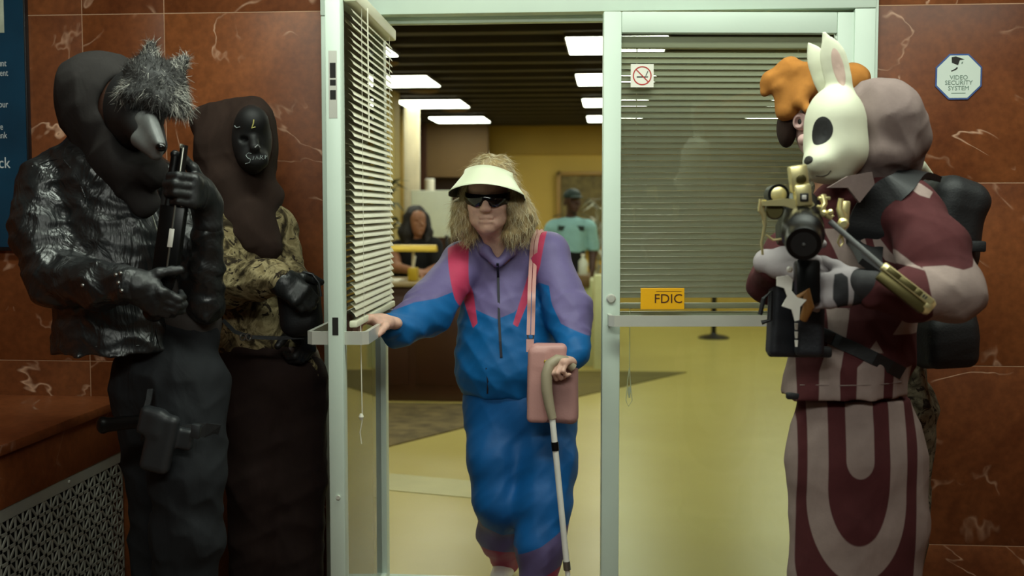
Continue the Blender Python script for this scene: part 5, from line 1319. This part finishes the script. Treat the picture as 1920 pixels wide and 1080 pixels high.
# gilded crossbar, tall sight, ring scope, hooks and clamps
slab([(1426, 378), (1470, 372), (1520, 376), (1526, 384), (1516, 392), (1488, 393), (1470, 386), (1428, 386)], 2.86, .03, 'gold', 'crossbar')
MB().box((-.021, -.024, -.032), (.021, .024, .032), .005, rotm(0, -8, 0), P(1497, 335, 2.87)).build('sight_post', 'gold', rf, True)
MB().box((-.019, -.026, -.026), (.019, .022, .026), .005, rotm(0, -6, 0), P(1504, 366, 2.86)).build('sight_post', 'gold', rf, True)
MB().box((-.010, -.002, -.010), (.010, .002, .010), .002, None, P(1508, 370, 2.832)).build('sight_window', 'ink', rf, True); MB().box((-.005, -.002, -.005), (.005, .002, .005), .001, None, P(1508, 370, 2.829)).build('sight_dot', 'white_enamel', rf, True)
MB().lathe([(.012, 0), (.012, .004), (.008, .006)], P(1502, 336, 2.842), (0, -1, -.2), 16).build('sight_knob', 'gold_dark', rf, True)
sc_c = P(1460, 365, 2.92); MB().lathe([(.022, 0), (.026, .0), (.026, -.08), (.02, -.085)], sc_c, (0, -1, 0), 24).build('scope_tube', 'gun_black', rf, True); MB().lathe([(.019, -.002), (.019, .004), (.012, .006)], sc_c, (0, -1, 0), 24).build('scope_lens', 'gold', rf, True)
MB().tube([P(1430, 374, 2.86), P(1427, 395, 2.86), P(1432, 402, 2.86), P(1434, 425, 2.86), P(1428, 455, 2.86), P(1430, 478, 2.86)], [.009, .0085, .007, .004, .0035, .003], 10).build('gold_hook', 'gold', rf, True)
MB().tube([P(1436, 440, 2.86), P(1450, 450, 2.86), P(1466, 448, 2.86)], .003, 8).build('gold_wire', 'gold', rf, True)
MB().lathe([(.018, 0), (.022, .004), (.018, .012)], P(1452, 395, 2.87), (0, -1, 0), 16).build('gold_rosette', 'gold_dark', rf, True)
MB().tube([P(1542, 368, 2.85), P(1546, 382, 2.84), P(1540, 392, 2.84), P(1548, 402, 2.84), P(1560, 408, 2.84)], [.010, .007, .0095, .008, .007], 10).build('gold_clamp', 'gold', rf, True)
MB().box((-.014, -.01, -.004), (.014, .01, .004), .002, None, P(1545, 372, 2.85)).build('gold_wing_nut', 'gold', rf, True)
for (x, y, r_) in ((1543, 400, .008), (1556, 398, .007), (1534, 388, .005)): MB().lathe([(r_, 0), (r_, .008), (r_ * .5, .012)], P(x, y, 2.84), (0, -1, 0), 12).build('gold_screw', 'gold', rf, True)
MB().tube([P(1577, 372, 2.87), P(1574, 392, 2.87), P(1580, 405, 2.87), P(1580, 425, 2.87)], [.006, .008, .011, .008], 10).build('gold_bracket', 'gold', rf, True)
MB().box((-.011, -.012, -.03), (.011, .012, .03), .005, rotm(0, 4, 0), P(1583, 400, 2.88)).build('gold_bracket', 'gold', rf, True); MB().lathe([(.012, 0), (.014, .006), (.008, .014)], P(1580, 420, 2.86), (0, -1, 0), 16).build('gold_screw', 'gold', rf, True)
mb = MB().tube([P(1576, 440, 2.87), P(1571, 455, 2.87), P(1575, 462, 2.87), P(1581, 455, 2.87), P(1578, 440, 2.87)], .003, 8); mb.build('sling_loop', 'gold', rf, True)
r0, r1 = P(1556, 415, 2.85), P(1657, 502, 2.80); MB().tube([r0, r1], .0068, 12).build('rod', 'snout_grey', rf, True)
e1 = P(1738, 565, 2.78); u = nrm(e1 - r1); Lb = np.linalg.norm(e1 - r1); y_ = nrm(V(0, 1, 0) - u * u[1]); z_ = np.cross(u, y_); z_ = z_ if z_[2] > 0 else -z_; y_ = np.cross(z_, u); Rr = np.stack([u, y_, z_], 1); cb = (r1 + e1) / 2
MB().box((-Lb / 2 - .006, -.020, -.008), (Lb / 2 + .012, .02, .012), .004, Rr, cb).build('gilded_grip', 'gold', rf, True)
MB().box((-Lb / 2, -.018, -.032), (Lb / 2 + .008, .02, -.008), .005, Rr, cb).build('grip_underside', 'gold_dark', rf, True)
MB().lathe([(.020, 0), (.021, .012), (.016, .02)], e1 - z_ * .008, u, 20).build('grip_cap', 'gold', rf, True)
for t, hl_ in ((-.30, .018), (.02, .022), (.27, .008)): MB().box((t * Lb - hl_, -.0208, -.004), (t * Lb + hl_, -.018, .009), .001, Rr, cb).build('grip_inlay', 'gold_dark', rf, True)
for t in (.38, .43): MB().box((t * Lb - .002, -.0208, -.001), (t * Lb + .002, -.018, .007), .0005, Rr, cb).build('grip_mark', 'ink', rf)

# ================================================================== person with orange plush head behind the rabbit
po = thing('person', (*P(1600, 1000, 3.68)[:2], 0), 'person with orange plush headgear and pink mask mostly hidden behind the rabbit-masked one', 'person')
B = SDF(); B.ell(P(1545, 205, 3.65), (.075, .09, .11)); B.cap(P(1550, 250, 3.67), P(1570, 340, 3.7), .055, .06, .03); B.chain(rx([(1580, 380, 3.72), (1610, 660, 3.7)]), [.13, .13], .05)
B.chain(rx([(1620, 680, 3.7), (1640, 1160, 3.7)]), [.09, .05], .03); B.chain(rx([(1680, 680, 3.7), (1690, 1160, 3.7)]), [.09, .05], .03); B.cap(P(1500, 400, 3.75), P(1660, 400, 3.7), .06, .06, .05); B.chain(rx([(1660, 410, 3.7), (1690, 560, 3.7)]), [.05, .04], .02); B.chain(rx([(1500, 410, 3.75), (1520, 560, 3.7)]), [.05, .04], .02)
B.mesh('body', 'tan_skin', po, .009)
O_ = SDF(); O_.fold = folds(.006, 60, None, 51)
O_.ell(P(1535, 165, 3.66), (.105, .13, .085)); O_.cap(P(1500, 150, 3.58), P(1478, 205, 3.56), .055, .035, .02); O_.cap(P(1520, 140, 3.56), P(1500, 190, 3.52), .04, .022, .015); O_.chain(rx([(1480, 132, 3.58), (1445, 150, 3.58), (1434, 172, 3.58)]), [.042, .026, .016], .02); O_.cap(P(1465, 165, 3.57), P(1470, 215, 3.58), .03, .022, .015)
O_.cap(P(1500, 185, 3.54), P(1515, 205, 3.50), .022, .014, .012); O_.ell(P(1600, 150, 3.68), (.05, .08, .055), None, .03)
O_.mesh('plush_headgear', 'orange_plush', po, .0055)
S_ = SDF(); S_.ell(P(1530, 245, 3.60), (.060, .07, .085)); S_.ell(P(1500, 228, 3.545), (.022, .02, .026), None, .01); S_.ell(P(1497, 228, 3.525), (.012, .02, .015), None, .004, '-'); S_.ell(P(1508, 262, 3.54), (.02, .02, .018), None, .01); S_.mesh('pink_mask', 'pink_mask', po, .0045)
S_ = SDF(); S_.ell(P(1503, 228, 3.545), (.012, .012, .015)); S_.mesh('eye', 'ink', po, .004)
S_ = SDF(); S_.ell(P(1475, 240, 3.62), (.03, .05, .06)); S_.mesh('chin_cloth', 'brown_hood', po, .006)
K = SDF(); K.fold = folds(.01, 45, None, 52); K.chain(rx([(1585, 385, 3.72), (1620, 560, 3.7), (1650, 740, 3.68)]), [.15, .15, .15], .05, ((0, 1, 0), .8)); K.cap(P(1510, 400, 3.74), P(1665, 395, 3.7), .07, .07, .05); K.chain(rx([(1665, 410, 3.7), (1690, 500, 3.7), (1700, 600, 3.7)]), [.065, .06, .05], .03); K.chain(rx([(1505, 410, 3.75), (1515, 500, 3.73), (1525, 580, 3.7)]), [.065, .06, .05], .03); K.chain(rx([(1712, 700, 3.62), (1728, 760, 3.6), (1735, 800, 3.6)]), [.035, .03, .012], .02)
K.mesh('camouflage_jacket', 'camo_grey', po, .008)
L_ = SDF(); L_.fold = folds(.01, 45, None, 53); L_.cap(P(1640, 720, 3.68), P(1660, 760, 3.68), .14, .14, .04, ((0, 1, 0), .8)); L_.chain(rx([(1690, 770, 3.66), (1682, 950, 3.66), (1675, 1160, 3.68)]), [.11, .095, .085], .03); L_.chain(rx([(1610, 770, 3.7), (1610, 1160, 3.7)]), [.11, .085], .03); L_.half((0, 0, .04), (0, 0, -1), .01)
L_.mesh('camouflage_trousers', 'camo_grey', po, .008)
for x, y in (P(1675, 1160, 3.68)[:2], P(1610, 1160, 3.7)[:2]):
    S_ = SDF(); S_.cap((x, y + .05, .055), (x - .04, y - .14, .045), .05, .042, .03); S_.cap((x, y + .03, .06), (x, y + .03, .2), .052, .05, .03); S_.half((0, 0, .004), (0, 0, -1), .004); S_.mesh('boot', 'glove_leather', po, .009)

# ================================================================== clerk and guard inside
YT = 9.5
ck = thing('person', (*P(775, 600, YT)[:2], 0), 'dark-haired clerk in black top seated behind the reception desk', 'person')
B = SDF(); c = P(783, 418, YT); 
B.ell(c + V(0, 0, .03), (.072, .09, .088)); B.ell(c + V(.012, -.03, -.04), (.055, .06, .066), None, .03); B.cap(c + V(.05, -.085, .005), c + V(.062, -.10, -.02), .008, .012, .012); B.ell(c + V(.03, -.07, -.085), (.022, .022, .018), None, .02)
B.cap(c + V(.02, -.088, -.052), c + V(.055, -.08, -.052), .008, .007, .006)
for dx in (.01, .075): B.ell(c + V(dx * .9 - .005, -.085, .012), (.014, .012, .009), None, .008, '-')
for s_ in (-1, 1): B.ell(c + V(s_ * .072, 0, -.01), (.01, .02, .03), None, .008)
B.cap(c + V(0, .01, -.07), P(783, 468, YT + .02), .045, .05, .03)
B.chain(rx([(780, 495, YT), (778, 600, YT)]), [.085, .085], .05); B.cap(P(750, 466, YT), P(808, 464, YT), .05, .05, .04)
B.chain(rx([(738, 470, YT), (745, 502, YT - .12), (788, 511, YT - .32)]), [.052, .042, .028], .02); B.chain(rx([(818, 468, YT), (822, 502, YT - .1), (796, 512, YT - .3)]), [.05, .042, .028], .02)
hand(B, P(786, 512, YT - .32), V(.9, -.3, -.05), V(0, 0, -1), V(0, -1, 0), (10, 20, 15)); hand(B, P(798, 512, YT - .3), V(-.7, -.6, -.05), V(0, 0, -1), V(0, -1, 0), (10, 20, 15))
B.chain(rx([(755, 600, YT), (752, 615, YT - .35)]), [.08, .06], .03); B.chain([P(752, 615, YT - .35), V(P(752, 615, YT - .35)[0], YT - .33, .08)], [.06, .04], .03); B.chain(rx([(805, 600, YT), (808, 615, YT - .35)]), [.08, .06], .03); B.chain([P(808, 615, YT - .35), V(P(808, 615, YT - .35)[0], YT - .33, .08)], [.06, .04], .03)
B.mesh('body', 'tan_skin', ck, .006)
K = SDF(); K.chain(rx([(780, 488, YT), (778, 590, YT)]), [.14, .15], .05, ((0, 1, 0), .8)); K.cap(P(748, 464, YT), P(812, 460, YT), .066, .07, .05); K.cap(P(815, 465, YT), P(822, 505, YT - .1), .07, .06, .03); K.cap(P(740, 468, YT), P(738, 482, YT - .02), .06, .055, .03); K.cap(P(784, 440, YT - .1), P(786, 478, YT - .14), .05, .025, .02, None, '-'); K.mesh('top', 'black_cloth', ck, .008)
H = SDF(); H.fold = folds(.006, 80, [(1, 0, .1)], 61); H.ell(c + V(-.02, .03, .05), (.092, .10, .10)); H.chain([c + V(-.07, -.01, .03), c + V(-.095, -.02, -.08), c + V(-.085, -.03, -.19)], [.05, .06, .045], .04); H.chain([c + V(.06, .03, .03), c + V(.085, .0, -.08), c + V(.085, -.03, -.16)], [.04, .04, .035], .04); H.cap(c + V(0, .06, 0), c + V(-.01, .07, -.14), .09, .08, .04); H.ell(c + V(.03, -.09, -.035), (.062, .085, .09), None, .015, '-'); H.mesh('hair', 'hair_black', ck, .006)
MB().tube(rx([(779, 480, YT - .14), (776, 500, YT - .17)]), .006, 8).build('lanyard', 'paper', ck, True)
S_ = SDF(); S_.cap(P(760, 600, YT), P(800, 600, YT), .15, .15, .05, ((0, 1, 0), .8)); S_.chain(rx([(755, 605, YT), (752, 618, YT - .33)]), [.09, .075], .03); S_.chain(rx([(805, 605, YT), (808, 618, YT - .33)]), [.09, .075], .03); S_.mesh('trousers', 'black_cloth', ck, .01)
for px in (752, 808): q = P(px, 615, YT - .35); S_ = SDF(); S_.cap((q[0], YT - .31, .05), (q[0], YT - .45, .04), .045, .038, .02); S_.half((0, 0, .004), (0, 0, -1), .004); S_.mesh('shoe', 'gun_black', ck, .008)
ch = thing('office_chair', (P(778, 600, YT)[0], YT + .05, 0), 'dark office chair under the clerk behind the reception desk', 'chair'); cx0 = P(778, 600, YT)[0]; zs_ = P(778, 640, YT)[2]
MB().box((cx0 - .24, YT - .2, zs_ - .09), (cx0 + .24, YT + .25, zs_ - .01), .03).build('seat', 'black_cloth', ch, True); MB().box((cx0 - .22, YT + .22, zs_ + .1), (cx0 + .22, YT + .28, P(778, 470, YT + .25)[2]), .02).build('backrest', 'black_cloth', ch, True); MB().box((cx0 - .03, YT + .24, zs_ - .06), (cx0 + .03, YT + .27, zs_ + .2), .005).build('back_bracket', 'black_metal', ch, True)
MB().cyl((cx0, YT + .03, .1), (cx0, YT + .03, zs_ - .09), .03).build('column', 'black_metal', ch, True)
for k in range(5): a = k * 1.2566; MB().tube([(cx0, YT + .03, .11), (cx0 + .28 * math.cos(a), YT + .03 + .28 * math.sin(a), .06)], [.025, .015], 8).build('leg', 'black_metal', ch, True); MB().lathe([(.028, -.012), (.028, .012)], (cx0 + .28 * math.cos(a), YT + .03 + .28 * math.sin(a), .028), (math.sin(a), -math.cos(a), 0), 14).build('castor', 'black_metal', ch, True)

YG = 11.3
P0 = P
def P(a_, b_, c_): return P0(a_, b_ - 9, c_)
gd_ = thing('person', (*P(1068, 600, YG)[:2], 0), 'security guard in pale turquoise shirt and dark cap standing near the picture', 'person')
c = P(1073, 388, YG); B = SDF()
B.ell(c + V(0, 0, .03), (.074, .092, .088)); B.ell(c + V(.014, -.03, -.04), (.056, .06, .066), None, .03); B.cap(c + V(.05, -.08, .0), c + V(.062, -.095, -.022), .009, .014, .012); B.ell(c + V(.03, -.065, -.085), (.022, .022, .018), None, .02); B.cap(c + V(.02, -.086, -.054), c + V(.055, -.078, -.054), .008, .007, .006)
for s_ in (-1, 1): B.ell(c + V(s_ * .074, 0, -.01), (.01, .02, .03), None, .008)
for dx in (.01, .072): B.ell(c + V(dx * .9 - .005, -.085, .010), (.014, .012, .009), None, .008, '-')
B.cap(c + V(0, .01, -.07), P(1070, 425, YG + .02), .05, .055, .03); B.chain(rx([(1070, 445, YG), (1070, 520, YG)]), [.08, .08], .05); B.cap(P(1042, 434, YG), P(1098, 434, YG), .045, .045, .04)
zf = lambda px, z: V(P(px, 500, YG)[0], YG, z)
B.chain(rx([(1032, 438, YG), (1022, 480, YG + .02), (1040, 508, YG - .1)]), [.05, .042, .03], .02); B.chain(rx([(1106, 438, YG), (1112, 480, YG + .02), (1110, 512, YG - .05)]), [.05, .042, .03], .02)
hand(B, P(1040, 509, YG - .1), V(.5, -.2, -.8), V(.8, .3, .2), V(.2, -1, 0), (15, 25, 15)); hand(B, P(1110, 513, YG - .05), V(0, -.1, -1), V(-1, 0, 0), V(0, -1, 0), (15, 25, 15))
for px in (1056, 1086): B.chain([P(px, 530, YG), zf(px, .5), zf(px, .09)], [.085, .06, .042], .03)
B.mesh('body', 'dark_skin', gd_, .006)
K = SDF(); K.fold = folds(.006, 45, None, 71); K.chain(rx([(1070, 445, YG), (1070, 505, YG)]), [.15, .145], .05, ((0, 1, 0), .78)); K.cap(P(1040, 432, YG), P(1102, 432, YG), .066, .066, .05); K.chain(rx([(1034, 438, YG), (1024, 476, YG + .02)]), [.07, .06], .03); K.chain(rx([(1106, 438, YG), (1112, 474, YG + .02)]), [.07, .06], .03); K.half(P(1070, 483, YG), (.05, 0, -1), .02); K.mesh('shirt', 'guard_shirt', gd_, .007)
for px in (1056, 1086): MB().box((-.05, -.004, -.024), (.05, .004, .024), .003, rotm(0, 4, 0), K.hit(px, 437, YG - .1)).build('pocket_flap', 'shirt_dark', gd_, True)
for px in (1044, 1096): MB().box((-.035, -.03, -.004), (.035, .03, .004), .002, rotm(0, 18 if px > 1070 else -18, 0), P(px, 413, YG - .02)).build('epaulette', 'shirt_dark', gd_, True)
S_ = SDF(); S_.cap(P(1070, 482, YG), P(1070, 520, YG), .142, .15, .04, ((0, 1, 0), .78))
for px in (1055, 1087): S_.chain([P(px, 530, YG), zf(px, .5), zf(px, .1)], [.1, .085, .075], .03)
S_.half(zf(1070, .05), (0, 0, -1), .01); S_.mesh('trousers', 'black_cloth', gd_, .009)
S_ = SDF(); S_.ell(c + V(0, .005, .062), (.085, .10, .07)); S_.ell(c + V(.05, -.10, .045), (.065, .06, .012), rotm(0, 0, 25), .01); S_.half(c + V(0, 0, .034), (0, 0, -1), .006); S_.mesh('cap', 'shirt_dark', gd_, .005)
for px in (1056, 1086): q = zf(px, 0); S_ = SDF(); S_.cap((q[0], YG + .03, .05), (q[0] + .01, YG - .14, .04), .045, .04, .02); S_.half((0, 0, .004), (0, 0, -1), .004); S_.mesh('shoe', 'gun_black', gd_, .008)
P = P0
